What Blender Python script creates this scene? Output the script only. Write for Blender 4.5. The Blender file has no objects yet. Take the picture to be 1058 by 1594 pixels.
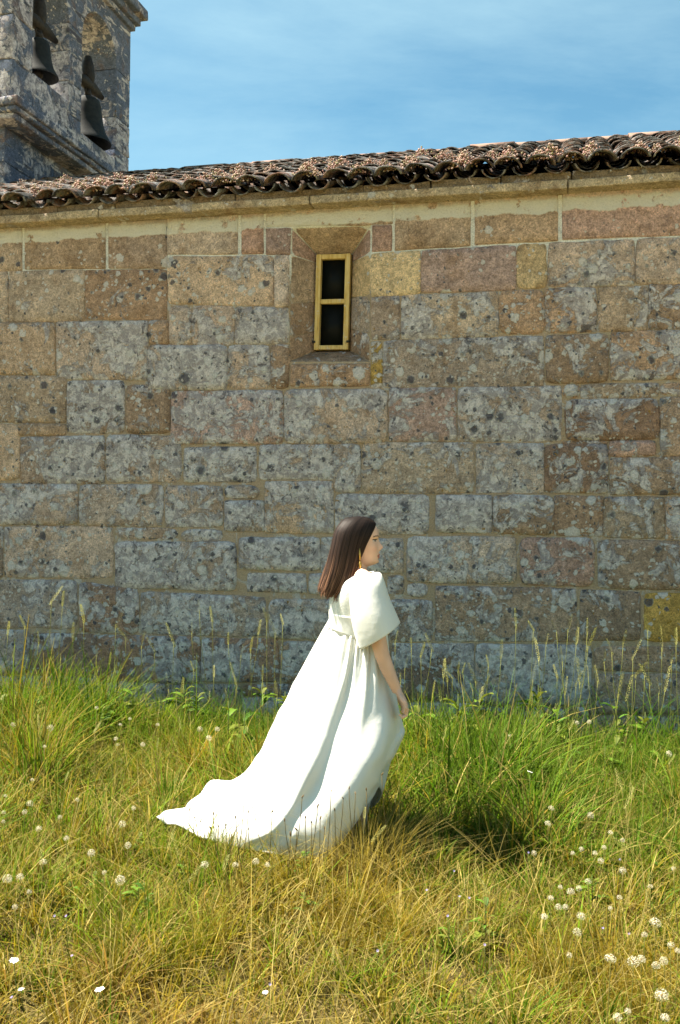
import bpy, bmesh, math, random
import numpy as np
from mathutils import Vector, Matrix, noise

random.seed(7)
rng = np.random.default_rng(7)
SC = bpy.context.scene
COL = SC.collection
R = math.radians

# ------------------------------------------------------------------ camera, sky, sun, exposure
F_PX, CX, CY, CAM_H = 1550.0, 529.0, 797.0, 1.65
CAM_R = Matrix.Rotation(R(90), 3, 'X') @ Matrix.Rotation(R(0.6), 3, 'Z')
CAM_P = Vector((0, 0, CAM_H))
cam = bpy.data.cameras.new('camera')
cam.sensor_fit = 'VERTICAL'; cam.sensor_height = 36; cam.sensor_width = 24
cam.lens = 36 * F_PX / 1594; cam.clip_start = 0.05; cam.clip_end = 3000
cam_o = bpy.data.objects.new('camera', cam); COL.objects.link(cam_o)
cam_o.matrix_world = Matrix.Translation(CAM_P) @ CAM_R.to_4x4()
SC.camera = cam_o

YAW = math.atan(0.236)                      # the wall's right end comes towards the camera
SUN_EL, SUN_OFF = R(60), R(2.5)             # the sun stands almost in the plane of the wall
ang = YAW - SUN_OFF
TO_SUN = Vector((-math.cos(ang) * math.cos(SUN_EL), math.sin(ang) * math.cos(SUN_EL), math.sin(SUN_EL)))
sun = bpy.data.lights.new('sun', 'SUN'); sun.energy = 5.0; sun.angle = R(0.5); sun.color = (1.0, 0.92, 0.78)
sun_o = bpy.data.objects.new('sun', sun); COL.objects.link(sun_o)
sun_o.rotation_euler = (-TO_SUN).to_track_quat('-Z', 'Y').to_euler()
sun_o.location = (-6, 0, 12)

W = bpy.data.worlds.new('World'); SC.world = W; W.use_nodes = True
wn = W.node_tree; wn.nodes.clear()
def wnode(t, **kw):
    n = wn.nodes.new(t)
    for k, v in kw.items(): setattr(n, k, v)
    return n
sky = wnode('ShaderNodeTexSky', sky_type='NISHITA', sun_disc=False, sun_elevation=SUN_EL,
            sun_rotation=math.atan2(TO_SUN.x, TO_SUN.y), altitude=400, air_density=1.0, dust_density=1.0, ozone_density=1.4)
tint = wnode('ShaderNodeMixRGB', blend_type='MULTIPLY'); tint.inputs[0].default_value = 1
tint.inputs[2].default_value = (0.60, 0.92, 0.84, 1)
wn.links.new(sky.outputs[0], tint.inputs[1])
tc = wnode('ShaderNodeTexCoord'); sep = wnode('ShaderNodeSeparateXYZ'); wn.links.new(tc.outputs['Generated'], sep.inputs[0])
def wmath(op, a, b=None):
    n = wnode('ShaderNodeMath', operation=op)
    for i, s in enumerate((a, b)):
        if s is None: continue
        if isinstance(s, (int, float)): n.inputs[i].default_value = s
        else: wn.links.new(s, n.inputs[i])
    return n.outputs[0]
zz = wmath('ADD', wmath('MAXIMUM', sep.outputs[2], 0.0), 0.12)
cmb = wnode('ShaderNodeCombineXYZ')
wn.links.new(wmath('DIVIDE', sep.outputs[0], zz), cmb.inputs[0])
wn.links.new(wmath('DIVIDE', sep.outputs[1], zz), cmb.inputs[1])
mp = wnode('ShaderNodeMapping'); mp.inputs['Rotation'].default_value = (0, 0, R(-24)); mp.inputs['Scale'].default_value = (0.7, 1.0, 1)
mp.inputs['Location'].default_value = (3.6, 1.2, 0)
wn.links.new(cmb.outputs[0], mp.inputs[0])
cn = wnode('ShaderNodeTexNoise'); cn.inputs['Scale'].default_value = 1.1; cn.inputs['Detail'].default_value = 9
cn.inputs['Roughness'].default_value = 0.62; cn.inputs['Distortion'].default_value = 0.5
wn.links.new(mp.outputs[0], cn.inputs['Vector'])
cr = wnode('ShaderNodeValToRGB'); cr.color_ramp.elements[0].position = 0.38; cr.color_ramp.elements[1].position = 0.82
cr.color_ramp.elements[1].color = (0.52, 0.52, 0.52, 1)
wn.links.new(cn.outputs[0], cr.inputs[0])
cm = wnode('ShaderNodeMixRGB'); wn.links.new(cr.outputs[0], cm.inputs[0]); wn.links.new(tint.outputs[0], cm.inputs[1])
cm.inputs[2].default_value = (3.7, 5.3, 5.6, 1)
bg = wnode('ShaderNodeBackground'); bg.inputs[1].default_value = 0.051
wn.links.new(cm.outputs[0], bg.inputs[0])
wo = wnode('ShaderNodeOutputWorld'); wn.links.new(bg.outputs[0], wo.inputs[0])

SC.view_settings.view_transform = 'Standard'; SC.view_settings.look = 'None'
SC.view_settings.exposure = 2.05; SC.view_settings.gamma = 1
SC.render.engine = 'CYCLES'
SC.cycles.max_bounces = 8; SC.cycles.diffuse_bounces = 4; SC.cycles.transmission_bounces = 6
SC.cycles.use_denoising = True; SC.cycles.denoiser = 'OPENIMAGEDENOISE'; SC.cycles.denoising_input_passes = 'RGB_ALBEDO_NORMAL'
SC.cycles.use_adaptive_sampling = True; SC.cycles.adaptive_threshold = 0.01; SC.cycles.adaptive_min_samples = 16
SC.cycles.caustics_reflective = False; SC.cycles.caustics_refractive = False

# ------------------------------------------------------------------ helpers
def ray(px, py):
    return CAM_R @ Vector((px - CX, CY - py, -F_PX))
def at(px, py, Y):
    d = ray(px, py); return CAM_P + d * (Y / d.y)
CH = Matrix.Translation((0, 7.25, 0)) @ Matrix.Rotation(-YAW, 4, 'Z')     # church frame: x along the wall, y into it, z up
CHI = CH.inverted()
def on_wall(px, py, inset=0.0):
    o = CHI @ CAM_P; d = CHI.to_3x3() @ ray(px, py)
    return o + d * ((inset - o.y) / d.y)
def ground_at(px, py, h=0.0):
    d = ray(px, py); return CAM_P + d * ((h - CAM_H) / d.z)

def tag(o, label=None, cat=None, group=None, kind=None):
    if label: o['label'] = label
    if cat: o['category'] = cat
    if group: o['group'] = group
    if kind: o['kind'] = kind
    return o
def empty(name, loc=(0, 0, 0), mw=None):
    o = bpy.data.objects.new(name, None); COL.objects.link(o); o.empty_display_size = 0.1
    if mw is not None: o.matrix_world = mw
    else: o.location = loc
    return o
def mesh(name, V, Fs, mat=None, smooth=True, cols=None):
    me = bpy.data.meshes.new(name)
    V = np.asarray(V, dtype=np.float32)
    if isinstance(Fs, np.ndarray):
        n, k = Fs.shape
        me.vertices.add(len(V)); me.vertices.foreach_set('co', V.ravel())
        me.loops.add(n * k); me.loops.foreach_set('vertex_index', Fs.astype(np.int32).ravel())
        me.polygons.add(n); me.polygons.foreach_set('loop_start', np.arange(0, n * k, k, dtype=np.int32))
        me.update(calc_edges=True)
    else:
        me.from_pydata([tuple(map(float, v)) for v in V], [], Fs)
    if smooth: me.polygons.foreach_set('use_smooth', np.ones(len(me.polygons), dtype=bool))
    if cols is not None:
        a = me.color_attributes.new('Col', 'FLOAT_COLOR', 'POINT')
        c = np.ones((len(V), 4), dtype=np.float32); c[:, :3] = cols; a.data.foreach_set('color', c.ravel())
    if mat: me.materials.append(mat)
    me.update()
    return me
def obj(name, me, parent=None, loc=None):
    o = bpy.data.objects.new(name, me); COL.objects.link(o)
    if parent: o.parent = parent
    if loc is not None: o.location = loc
    return o

def box_vf(x0, x1, y0, y1, z0, z1):
    V = [(x, y, z) for z in (z0, z1) for y in (y0, y1) for x in (x0, x1)]
    return V, [(0, 2, 3, 1), (4, 5, 7, 6), (0, 1, 5, 4), (2, 6, 7, 3), (0, 4, 6, 2), (1, 3, 7, 5)]
def bevel_box(x0, x1, y0, y1, z0, z1, mat, b=0.012, jit=0.0, name='block', seg=2, cuts=0):
    V, Fs = box_vf(x0, x1, y0, y1, z0, z1)
    bm = bmesh.new(); vs = [bm.verts.new(v) for v in V]
    for f in Fs: bm.faces.new([vs[i] for i in f])
    if b: bmesh.ops.bevel(bm, geom=bm.edges[:], offset=b, segments=seg, affect='EDGES', profile=0.6)
    if cuts: bmesh.ops.subdivide_edges(bm, edges=[e for e in bm.edges if e.calc_length() > 0.08], cuts=cuts, use_grid_fill=True)
    if jit:
        s = random.random() * 50
        for v in bm.verts:
            n = noise.noise_vector(v.co * 6 + Vector((s, s, s))); v.co += n * jit
            v.co += noise.noise_vector(v.co * 23 + Vector((s, 0, s))) * jit * 0.4
    me = bpy.data.meshes.new(name); bm.to_mesh(me); bm.free()
    me.polygons.foreach_set('use_smooth', np.ones(len(me.polygons), dtype=bool))
    me.materials.append(mat); me.update(); return me
def tube_vf(pts, radii, n=8, ay=1.0, up=Vector((0, 1, 0)), cap=True):
    """closed tube along pts; radii per point, (ra) or (ra, rb): ra across, rb along 'up'"""
    V, Fs = [], []
    pts = [Vector(p) for p in pts]
    for i, p in enumerate(pts):
        t = (pts[min(i + 1, len(pts) - 1)] - pts[max(i - 1, 0)]).normalized()
        b = (up - t * up.dot(t)); b = b.normalized() if b.length > 1e-4 else t.orthogonal().normalized()
        a = b.cross(t)
        r = radii[i]; ra, rb = r if isinstance(r, tuple) else (r, r)
        for k in range(n):
            th = 2 * math.pi * k / n
            V.append(p + a * (ra * math.cos(th)) + b * (rb * math.sin(th)))
    m = len(pts)
    for i in range(m - 1):
        for k in range(n):
            k2 = (k + 1) % n
            Fs.append((i * n + k, i * n + k2, (i + 1) * n + k2, (i + 1) * n + k))
    if cap:
        Fs.append(tuple(range(n - 1, -1, -1))); Fs.append(tuple((m - 1) * n + k for k in range(n)))
    return V, Fs
def join(parts):
    V, Fs = [], []
    for v, f in parts:
        o = len(V); V += [tuple(p) for p in v]; Fs += [tuple(i + o for i in q) for q in f]
    return V, Fs
def catmull(P, n, closed=False):
    P = np.asarray(P, float); m = len(P); out = []
    ts = np.linspace(0, m if closed else m - 1, n, endpoint=not closed)
    for t in ts:
        i = int(math.floor(t)); i = i % m if closed else min(i, m - 2); f = t - math.floor(t) if closed else t - i
        g = (lambda k: P[k % m]) if closed else (lambda k: P[k] if 0 <= k < m else (2 * P[0] - P[1] if k < 0 else 2 * P[-1] - P[-2]))
        a, b, c, d = g(i - 1), g(i), g(i + 1), g(i + 2)
        out.append(0.5 * (2 * b + (c - a) * f + (2 * a - 5 * b + 4 * c - d) * f * f + (3 * b - a - 3 * c + d) * f ** 3))
    return np.array(out)

# ------------------------------------------------------------------ materials
class M:
    def __init__(s, name):
        s.m = bpy.data.materials.new(name); s.m.use_nodes = True; s.t = s.m.node_tree; s.t.nodes.clear()
        s.out = s.t.nodes.new('ShaderNodeOutputMaterial')
    def n(s, typ, ins=None, **kw):
        n = s.t.nodes.new(typ)
        for k, v in kw.items(): setattr(n, k, v)
        for k, v in (ins or {}).items(): s.set(n.inputs[k], v)
        return n
    def set(s, sock, v):
        if isinstance(v, bpy.types.NodeSocket): s.t.links.new(v, sock)
        elif isinstance(v, tuple) and sock.type == 'RGBA' and len(v) == 3: sock.default_value = (*v, 1)
        else: sock.default_value = v
    def math(s, op, a, b=0.0, clamp=False):
        n = s.n('ShaderNodeMath', {0: a, 1: b}, operation=op); n.use_clamp = clamp; return n.outputs[0]
    def noise(s, vec, scale, detail=4, rough=0.55, dist=0.0):
        return s.n('ShaderNodeTexNoise', {'Vector': vec, 'Scale': scale, 'Detail': detail, 'Roughness': rough, 'Distortion': dist}).outputs[0]
    def mix(s, fac, a, b, mode='MIX'):
        return s.n('ShaderNodeMixRGB', {0: fac, 1: a, 2: b}, blend_type=mode).outputs[0]
    def step(s, v, lo, hi):
        n = s.n('ShaderNodeMapRange', {0: v, 1: lo, 2: hi, 3: 0.0, 4: 1.0}, interpolation_type='SMOOTHSTEP'); return n.outputs[0]
    def rng(s, v, lo, hi, a, b):
        return s.n('ShaderNodeMapRange', {0: v, 1: lo, 2: hi, 3: a, 4: b}).outputs[0]
    def bsdf(s, col, rough=0.8, spec=0.3, normal=None, **kw):
        ins = {'Base Color': col, 'Roughness': rough, 'Specular IOR Level': spec}
        if normal is not None: ins['Normal'] = normal
        ins.update(kw)
        b = s.n('ShaderNodeBsdfPrincipled', ins); s.t.links.new(b.outputs[0], s.out.inputs[0]); return b
    def bump(s, h, strength=0.5, dist=0.01):
        return s.n('ShaderNodeBump', {'Height': h, 'Strength': strength, 'Distance': dist}).outputs[0]
    def grey(s, v): return s.n('ShaderNodeCombineColor', {0: v, 1: v, 2: v}).outputs[0]

church = empty('stone_church', mw=CH)
tag(church, 'weathered stone chapel with lichen-spotted wall, tiled eaves, small window and bell gable', 'church')

def stone_material(name, lime=False, tower=False):
    k = M(name)
    p = k.n('ShaderNodeTexCoord', object=church).outputs['Object']
    oi = k.n('ShaderNodeObjectInfo'); rnd = oi.outputs['Random']; amt = oi.outputs['Alpha']
    off = k.n('ShaderNodeVectorMath', {0: p, 1: k.n('ShaderNodeCombineXYZ', {0: k.math('MULTIPLY', rnd, 31.0), 1: k.math('MULTIPLY', rnd, 57.0)}).outputs[0]}).outputs[0]
    grain = k.noise(p, 85, 4, 0.75)
    fine = k.noise(p, 230, 2, 0.6)
    big = k.noise(off, 5.5, 6, 0.65, 0.4)
    col = k.mix(1.0, oi.outputs['Color'], k.grey(k.rng(big, 0.3, 0.7, 0.72, 1.28)), 'MULTIPLY')
    rust = k.step(k.noise(off, 3.3, 7, 0.7, 0.6), 0.50, 0.68)
    col = k.mix(k.math('MULTIPLY', rust, 0.55), col, (0.25, 0.145, 0.08))
    col = k.mix(1.0, col, k.grey(k.rng(grain, 0.32, 0.68, 0.55, 1.45)), 'MULTIPLY')
    col = k.mix(1.0, col, k.grey(k.rng(fine, 0.3, 0.7, 0.75, 1.25)), 'MULTIPLY')
    mid_ = k.noise(p, 30, 5, 0.7, 0.3)
    col = k.mix(1.0, col, k.grey(k.rng(mid_, 0.35, 0.65, 0.75, 1.42)), 'MULTIPLY')
    # crust lichen
    cn = k.noise(p, 5.0, 9, 0.70, 1.0)
    region = k.noise(off, 2.2, 3, 0.5)
    lev = k.math('ADD', cn, k.math('MULTIPLY', k.math('SUBTRACT', region, 0.5), 0.6))
    th = k.math('SUBTRACT', 0.735, k.math('MULTIPLY', amt, 0.33))
    crust = k.step(k.math('SUBTRACT', lev, th), 0.0, 0.05)
    ccol = k.mix(k.step(k.noise(p, 17, 6, 0.72, 0.6), 0.42, 0.60), (0.36, 0.33, 0.36), (0.76, 0.71, 0.73))
    ccol = k.mix(k.step(k.noise(p, 11, 7, 0.72, 0.8), 0.55, 0.64), ccol, (0.105, 0.105, 0.13))
    ccol = k.mix(1.0, ccol, k.grey(k.rng(grain, 0.32, 0.68, 0.80, 1.20)), 'MULTIPLY')
    col = k.mix(k.math('MULTIPLY', crust, 0.86), col, ccol)
    wob = k.n('ShaderNodeVectorMath', {0: p, 1: k.n('ShaderNodeVectorMath', {0: k.n('ShaderNodeTexNoise', {'Vector': p, 'Scale': 42.0, 'Detail': 3.0}).outputs['Color'], 1: (0.035, 0.035, 0.035)}, operation='MULTIPLY').outputs[0]}, operation='ADD').outputs[0]
    hts = k.math('MULTIPLY', crust, 0.35)
    for scale, r0, r1, share in ((6.0, 0.10, 0.36, 0.30), (11.0, 0.12, 0.42, 0.50), (20.0, 0.14, 0.44, 0.52), (39.0, 0.15, 0.45, 0.34)):
        flat = k.n('ShaderNodeVectorMath', {0: wob, 1: (1, 0.15, 1)}, operation='MULTIPLY').outputs[0]
        vo = k.n('ShaderNodeTexVoronoi', {'Vector': flat, 'Scale': scale, 'Randomness': 1.0}, voronoi_dimensions='3D')
        cs = k.n('ShaderNodeSeparateColor', {0: vo.outputs['Color']})
        rad = k.rng(cs.outputs[0], 0, 1, r0, r1)
        on = k.math('LESS_THAN', cs.outputs[1], k.math('MULTIPLY', k.math('MULTIPLY', amt, share), k.rng(k.noise(p, 3.1, 3, 0.6), 0.38, 0.62, 0.15, 1.7)))
        m_ = k.math('MULTIPLY', k.step(k.math('SUBTRACT', rad, vo.outputs['Distance']), 0.0, 0.06), on)
        rim = k.math('SUBTRACT', 1.0, k.step(k.math('SUBTRACT', rad, vo.outputs['Distance']), 0.04, 0.14))
        sc = k.mix(k.math('GREATER_THAN', cs.outputs[2], 0.74), (0.68, 0.64, 0.65), (0.09, 0.085, 0.11))
        sc = k.mix(k.math('MULTIPLY', rim, 0.55), sc, (0.50, 0.50, 0.47))
        sc = k.mix(1.0, sc, k.grey(k.rng(grain, 0.3, 0.7, 0.72, 1.28)), 'MULTIPLY')
        col = k.mix(k.math('MULTIPLY', m_, 0.88), col, sc)
        hts = k.math('ADD', hts, k.math('MULTIPLY', m_, 0.25))
    gold = k.math('MULTIPLY', k.step(k.noise(p, 21, 3, 0.6), 0.69, 0.73), 0.8)
    col = k.mix(gold, col, (0.34, 0.19, 0.03))
    if lime:
        z = k.n('ShaderNodeSeparateXYZ', {0: p}).outputs
        edge = k.math('ADD', z[2], k.math('MULTIPLY', k.math('SUBTRACT', k.noise(p, 4.0, 8, 0.7), 0.5), 0.11))
        lm = k.step(edge, 3.735, 3.748)
        flakes = k.step(k.noise(p, 7, 6, 0.7), 0.37, 0.42)
        topw = k.math('SUBTRACT', 1.0, k.math('MULTIPLY', k.step(edge, 3.82, 3.85), 0.6))
        lm = k.math('MULTIPLY', k.math('MULTIPLY', lm, flakes), topw)
        lc = k.mix(k.noise(p, 60, 3), (0.66, 0.65, 0.62), (0.84, 0.83, 0.80))
        col = k.mix(k.math('MULTIPLY', lm, 0.93), col, lc)
        hts = k.math('ADD', hts, k.math('MULTIPLY', lm, 0.3))
    h = k.math('ADD', k.math('ADD', k.math('MULTIPLY', grain, 0.9), k.math('ADD', k.math('MULTIPLY', big, 0.8), k.math('MULTIPLY', mid_, 0.9))), k.math('ADD', hts, k.math('MULTIPLY', fine, 0.25)))
    k.bsdf(col, 0.92, 0.15, k.bump(h, 1.0, 0.022))
    return k.m
MAT_STONE = stone_material('lichen_stone')
MAT_TOP = stone_material('limewashed_stone', lime=True)

def mortar_material():
    k = M('mortar')
    p = k.n('ShaderNodeTexCoord', object=church).outputs['Object']
    z = k.n('ShaderNodeSeparateXYZ', {0: p}).outputs[2]
    lo = k.mix(k.noise(p, 5, 6, 0.7), (0.28, 0.195, 0.125), (0.43, 0.345, 0.26))
    lo = k.mix(k.math('MULTIPLY', k.step(k.noise(p, 3, 5, 0.6), 0.5, 0.7), 0.5), lo, (0.36, 0.31, 0.23))
    wz = k.math('ADD', z, k.math('MULTIPLY', k.math('SUBTRACT', k.noise(p, 2.3, 5), 0.5), 0.25))
    c = k.mix(k.step(wz, 3.30, 3.46), lo, (0.64, 0.63, 0.60))
    cr_ = k.step(k.noise(p, 6.5, 9, 0.72, 0.8), 0.53, 0.60)
    c = k.mix(k.math('MULTIPLY', cr_, 0.75), c, k.mix(k.noise(p, 38, 4, 0.7), (0.26, 0.26, 0.28), (0.56, 0.56, 0.57)))
    g = k.noise(p, 95, 4, 0.75)
    c = k.mix(1.0, c, k.grey(k.rng(g, 0.3, 0.7, 0.6, 1.4)), 'MULTIPLY')
    k.bsdf(c, 0.95, 0.1, k.bump(k.math('ADD', g, k.noise(p, 22, 4)), 0.8, 0.012)); return k.m
MAT_MORTAR = mortar_material()

def simple(name, c1, c2, scale=30, rough=0.8, spec=0.25, bump=0.3, bd=0.004, detail=5, **kw):
    k = M(name); p = k.n('ShaderNodeTexCoord').outputs['Object']
    n = k.noise(p, scale, detail, 0.65)
    k.bsdf(k.mix(k.step(n, 0.3, 0.7), c1, c2), rough, spec, k.bump(n, bump, bd) if bump else None, **kw); return k.m

def tile_material():
    k = M('roof_tile_clay'); p = k.n('ShaderNodeTexCoord', object=church).outputs['Object']
    rnd = k.n('ShaderNodeObjectInfo').outputs['Random']
    off = k.n('ShaderNodeVectorMath', {0: p, 1: k.n('ShaderNodeCombineXYZ', {0: k.math('MULTIPLY', rnd, 19.0)}).outputs[0]}).outputs[0]
    c = k.mix(k.step(k.noise(off, 3, 3), 0.35, 0.65), (0.20, 0.105, 0.075), (0.29, 0.20, 0.155))
    c = k.mix(k.step(k.noise(off, 8, 7, 0.7), 0.38, 0.56), c, (0.035, 0.034, 0.032))
    c = k.mix(k.step(k.noise(p, 14, 7, 0.7), 0.47, 0.60), c, (0.19, 0.185, 0.18))
    c = k.mix(k.math('MULTIPLY', k.step(k.noise(off, 5, 5, 0.7), 0.6, 0.72), 0.8), c, (0.24, 0.235, 0.225))
    g = k.noise(p, 90, 4, 0.7)
    c = k.mix(1.0, c, k.grey(k.rng(g, 0.3, 0.7, 0.6, 1.4)), 'MULTIPLY')
    k.bsdf(c, 0.9, 0.15, k.bump(k.math('ADD', g, k.noise(p, 20, 5)), 0.7, 0.012)); return k.m
MAT_TILE = tile_material()
MAT_RIDGE = simple('ridge_clay', (0.17, 0.10, 0.075), (0.25, 0.175, 0.14), 9, 0.9, 0.1, 0.6, 0.01, 7)
MAT_DARK = simple('deck_wood_and_window_dark', (0.02, 0.017, 0.014), (0.035, 0.03, 0.025), 10)
MAT_CORN = None
def wood_material():
    k = M('ochre_painted_wood'); p = k.n('ShaderNodeTexCoord').outputs['Object']
    st = k.n('ShaderNodeMapping', {'Vector': p, 'Scale': (60, 60, 6)}).outputs[0]
    c = k.mix(k.step(k.noise(st, 1.0, 5, 0.6), 0.35, 0.65), (0.46, 0.30, 0.085), (0.60, 0.45, 0.19))
    c = k.mix(k.step(k.noise(p, 24, 6, 0.7), 0.58, 0.64), c, (0.50, 0.44, 0.34))
    c = k.mix(k.step(k.noise(st, 0.7, 6, 0.7), 0.64, 0.70), c, (0.12, 0.08, 0.04))
    k.bsdf(c, 0.65, 0.25, k.bump(k.noise(st, 1.4, 4), 0.4, 0.003)); return k.m
MAT_WOOD = wood_material()
MAT_GLASS = M('dark_glass'); MAT_GLASS.bsdf((0.006, 0.007, 0.007), 0.4, 0.06); MAT_GLASS = MAT_GLASS.m
MAT_BELL = simple('dark_bronze', (0.012, 0.014, 0.016), (0.025, 0.028, 0.028), 14, 0.75, 0.15, 0.2)
MAT_IRON = simple('dark_iron', (0.012, 0.011, 0.01), (0.03, 0.024, 0.02), 30, 0.7)

# ------------------------------------------------------------------ ground
def ground():
    def axis(lo, hi, a, b, st):
        inner = np.arange(a, b + 1e-6, st)
        left = a - np.geomspace(st, a - lo, 14)[::-1]; right = b + np.geomspace(st, hi - b, 14)
        return np.concatenate([left, inner, right])
    xs = axis(-900, 900, -6, 6, 0.12); ys = axis(-900, 900, 1.2, 8, 0.12)
    X, Y = np.meshgrid(xs, ys); Z = np.zeros_like(X)
    for i in range(X.shape[0]):
        for j in range(X.shape[1]):
            if abs(X[i, j]) < 9 and -2 < Y[i, j] < 10:
                Z[i, j] = 0.018 * noise.noise(Vector((X[i, j] * 1.7, Y[i, j] * 1.7, 0))) + 0.012 * noise.noise(Vector((X[i, j] * 5, Y[i, j] * 5, 3)))
    V = np.stack([X, Y, Z], -1).reshape(-1, 3); nx = len(xs)
    i, j = np.meshgrid(np.arange(len(ys) - 1), np.arange(nx - 1), indexing='ij'); a = (i * nx + j).ravel()
    k = M('soil_and_thatch'); p = k.n('ShaderNodeTexCoord').outputs['Object']
    c = k.mix(k.step(k.noise(p, 3, 6, 0.7), 0.35, 0.65), (0.05, 0.036, 0.013), (0.085, 0.07, 0.02))
    c = k.mix(k.step(k.noise(p, 60, 4, 0.7), 0.5, 0.65), c, (0.20, 0.15, 0.06))
    # unseen meadow past the modelled blades, made pale to bounce sun onto the wall
    q = k.n('ShaderNodeSeparateXYZ', {0: p}).outputs
    far = k.step(k.math('MAXIMUM', k.math('SUBTRACT', k.math('ABSOLUTE', q[0]), 8.6), k.math('SUBTRACT', 0.9, q[1])), -0.5, 0.5)
    c = k.mix(far, c, k.mix(k.step(k.noise(p, 0.8, 6, 0.7), 0.4, 0.6), (0.30, 0.25, 0.09), (0.42, 0.34, 0.17)))
    k.bsdf(c, 0.95, 0.05, k.bump(k.noise(p, 50, 5, 0.7), 0.8, 0.02))
    o = obj('ground', mesh('ground', V, np.stack([a, a + 1, a + nx + 1, a + nx], -1), k.m))
    tag(o, 'uneven ground of soil and dead grass below the chapel wall', 'ground', kind='structure')
ground()

# ------------------------------------------------------------------ church wall: mortar core and individual stones
OPEN = [on_wall(453, 354), on_wall(578, 350), on_wall(576, 563), on_wall(449, 563)]   # splayed opening on the wall face TL TR BR BL
DFR = 0.21
INNER = [on_wall(493, 397, DFR), on_wall(548, 396, DFR), on_wall(544, 546, DFR), on_wall(490, 547, DFR)]
S0, S1, WALL_TOP = -5.0, 6.0, 3.86
HALF = 3.5; DEPTH = 2 * HALF

def wall_core():
    V, Fs = [], []
    def quad(*p):
        o = len(V); V.extend([tuple(q) for q in p]); Fs.append(tuple(range(o, o + len(p))))
    a, b, c, d = OPEN
    TL, TR, BR, BL = Vector((S0, 0, WALL_TOP + .05)), Vector((S1, 0, WALL_TOP + .05)), Vector((S1, 0, -0.3)), Vector((S0, 0, -0.3))
    quad(TL, a, b, TR)[0:0] if False else quad(TL, TR, b, a)
    quad(TR, BR, c, b); quad(BR, BL, d, c); quad(BL, TL, a, d)
    e = [v + Vector((0, 0.03, 0)) for v in INNER]
    for i in range(4):
        j = (i + 1) % 4; quad(OPEN[i], OPEN[j], INNER[j] + Vector((0, .02, 0)), INNER[i] + Vector((0, .02, 0)))
    x0, x1, yb, zt = S0, S1, DEPTH, WALL_TOP
    quad((x0, 0, -.3), (x0, 0, zt), (x0, yb, zt), (x0, yb, -.3)); quad((x1, 0, -.3), (x1, yb, -.3), (x1, yb, zt), (x1, 0, zt))
    quad((x0, yb, -.3), (x0, yb, zt), (x1, yb, zt), (x1, yb, -.3))
    for x in (x0, x1): quad((x, 0, zt), (x, yb, zt), (x, HALF, zt + 1.4))
    return obj('wall', mesh('wall', V, Fs, MAT_MORTAR, smooth=False), church)
wall = wall_core()

TINT = dict(t=(0.46, 0.34, 0.255), b=(0.365, 0.25, 0.18), p=(0.42, 0.285, 0.245), y=(0.58, 0.42, 0.25), g=(0.43, 0.335, 0.28), d=(0.28, 0.18, 0.13), o=(0.45, 0.29, 0.09), s=(0.125, 0.15, 0.215))  # s: the gable's bluish sky shade, put into its stone colour
def stone_mesh(c4, proud=0.014, seed=0, rnd=0.02, mat=None, wob=0.007, depth_fn=None):
    """c4: TL TR BR BL corners in (x, z); a rough-faced block whose rounded arris dips into the mortar"""
    tl, tr, br, bl = [Vector((p[0], p[-1])) for p in c4]
    w = ((tr - tl).length + (br - bl).length) / 2; h = ((bl - tl).length + (br - tr).length) / 2
    nx = max(4, min(16, int(w / 0.05))); nz = max(4, min(12, int(h / 0.05)))
    def par(n, L):
        b = min(0.012 / L, .2); return [0.0, b * .35, b] + [b + (1 - 2 * b) * i / n for i in range(1, n)] + [1 - b, 1 - b * .35, 1.0]
    us, vs = par(nx, w), par(nz, h); V, Fs = [], []
    cen = (tl + tr + br + bl) / 4; so = Vector((seed * 3.7, seed * 1.3, seed * 7.1))
    tilt = (noise.noise(so) * 0.006, noise.noise(so + Vector((5, 5, 5))) * 0.006)
    for j, v in enumerate(vs):
        for i, u in enumerate(us):
            # round the outline at the corners
            q = tl * (1 - u) * (1 - v) + tr * u * (1 - v) + br * u * v + bl * (1 - u) * v
            cu, cv = min(u, 1 - u) * w, min(v, 1 - v) * h
            if cu < rnd and cv < rnd:
                k = (1 - cu / rnd) * (1 - cv / rnd) * rnd * 0.45
                q = q + Vector(((1 if u < .5 else -1) * k, (-1 if v < .5 else 1) * k))
            P = Vector((q.x, 0, q.y)); edge = min(cu, cv)
            n1 = noise.noise_vector(P * 9 + so); n2 = noise.noise_vector(P * 28 + so)
            q = q + Vector((n1.x, n1.z)) * wob + Vector((n2.x, n2.z)) * wob * 0.5
            ring = min(i, j, len(us) - 1 - i, len(vs) - 1 - j)
            if ring == 0: y = 0.012
            elif ring == 1: y = -proud * 0.35
            else: y = -proud - n1.y * 0.008 - n2.y * 0.004 + tilt[0] * (u - .5) * 2 + tilt[1] * (v - .5) * 2 - 0.004 * min(1, edge / .06)
            V.append((q.x - cen.x, y, q.y - cen.y))
    n = len(us)
    for j in range(len(vs) - 1):
        for i in range(n - 1): Fs.append((j * n + i, (j + 1) * n + i, (j + 1) * n + i + 1, j * n + i + 1))
    return mesh('stone', V, Fs, mat), (cen.x, 0, cen.y)
STN = [0]
def add_stone(c4, key, lich, mat=None, proud=None, parent=None, rnd=None, wob=0.007, name='stone'):
    STN[0] += 1; s = STN[0]
    me, loc = stone_mesh(c4, random.uniform(0.007, 0.019) if proud is None else proud, s, random.uniform(.015, .045) if rnd is None else rnd, mat or MAT_STONE, wob)
    o = obj(name, me, parent or wall, loc)
    c = TINT[key]; j = random.uniform(0.82, 1.26); j2 = random.uniform(0.95, 1.05)
    o.color = (c[0] * j * j2 * 1.05, c[1] * j * 1.05, c[2] * j / j2 * 1.08, min(1, lich / 10 + random.uniform(-.12, .10)))
    return o
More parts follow.
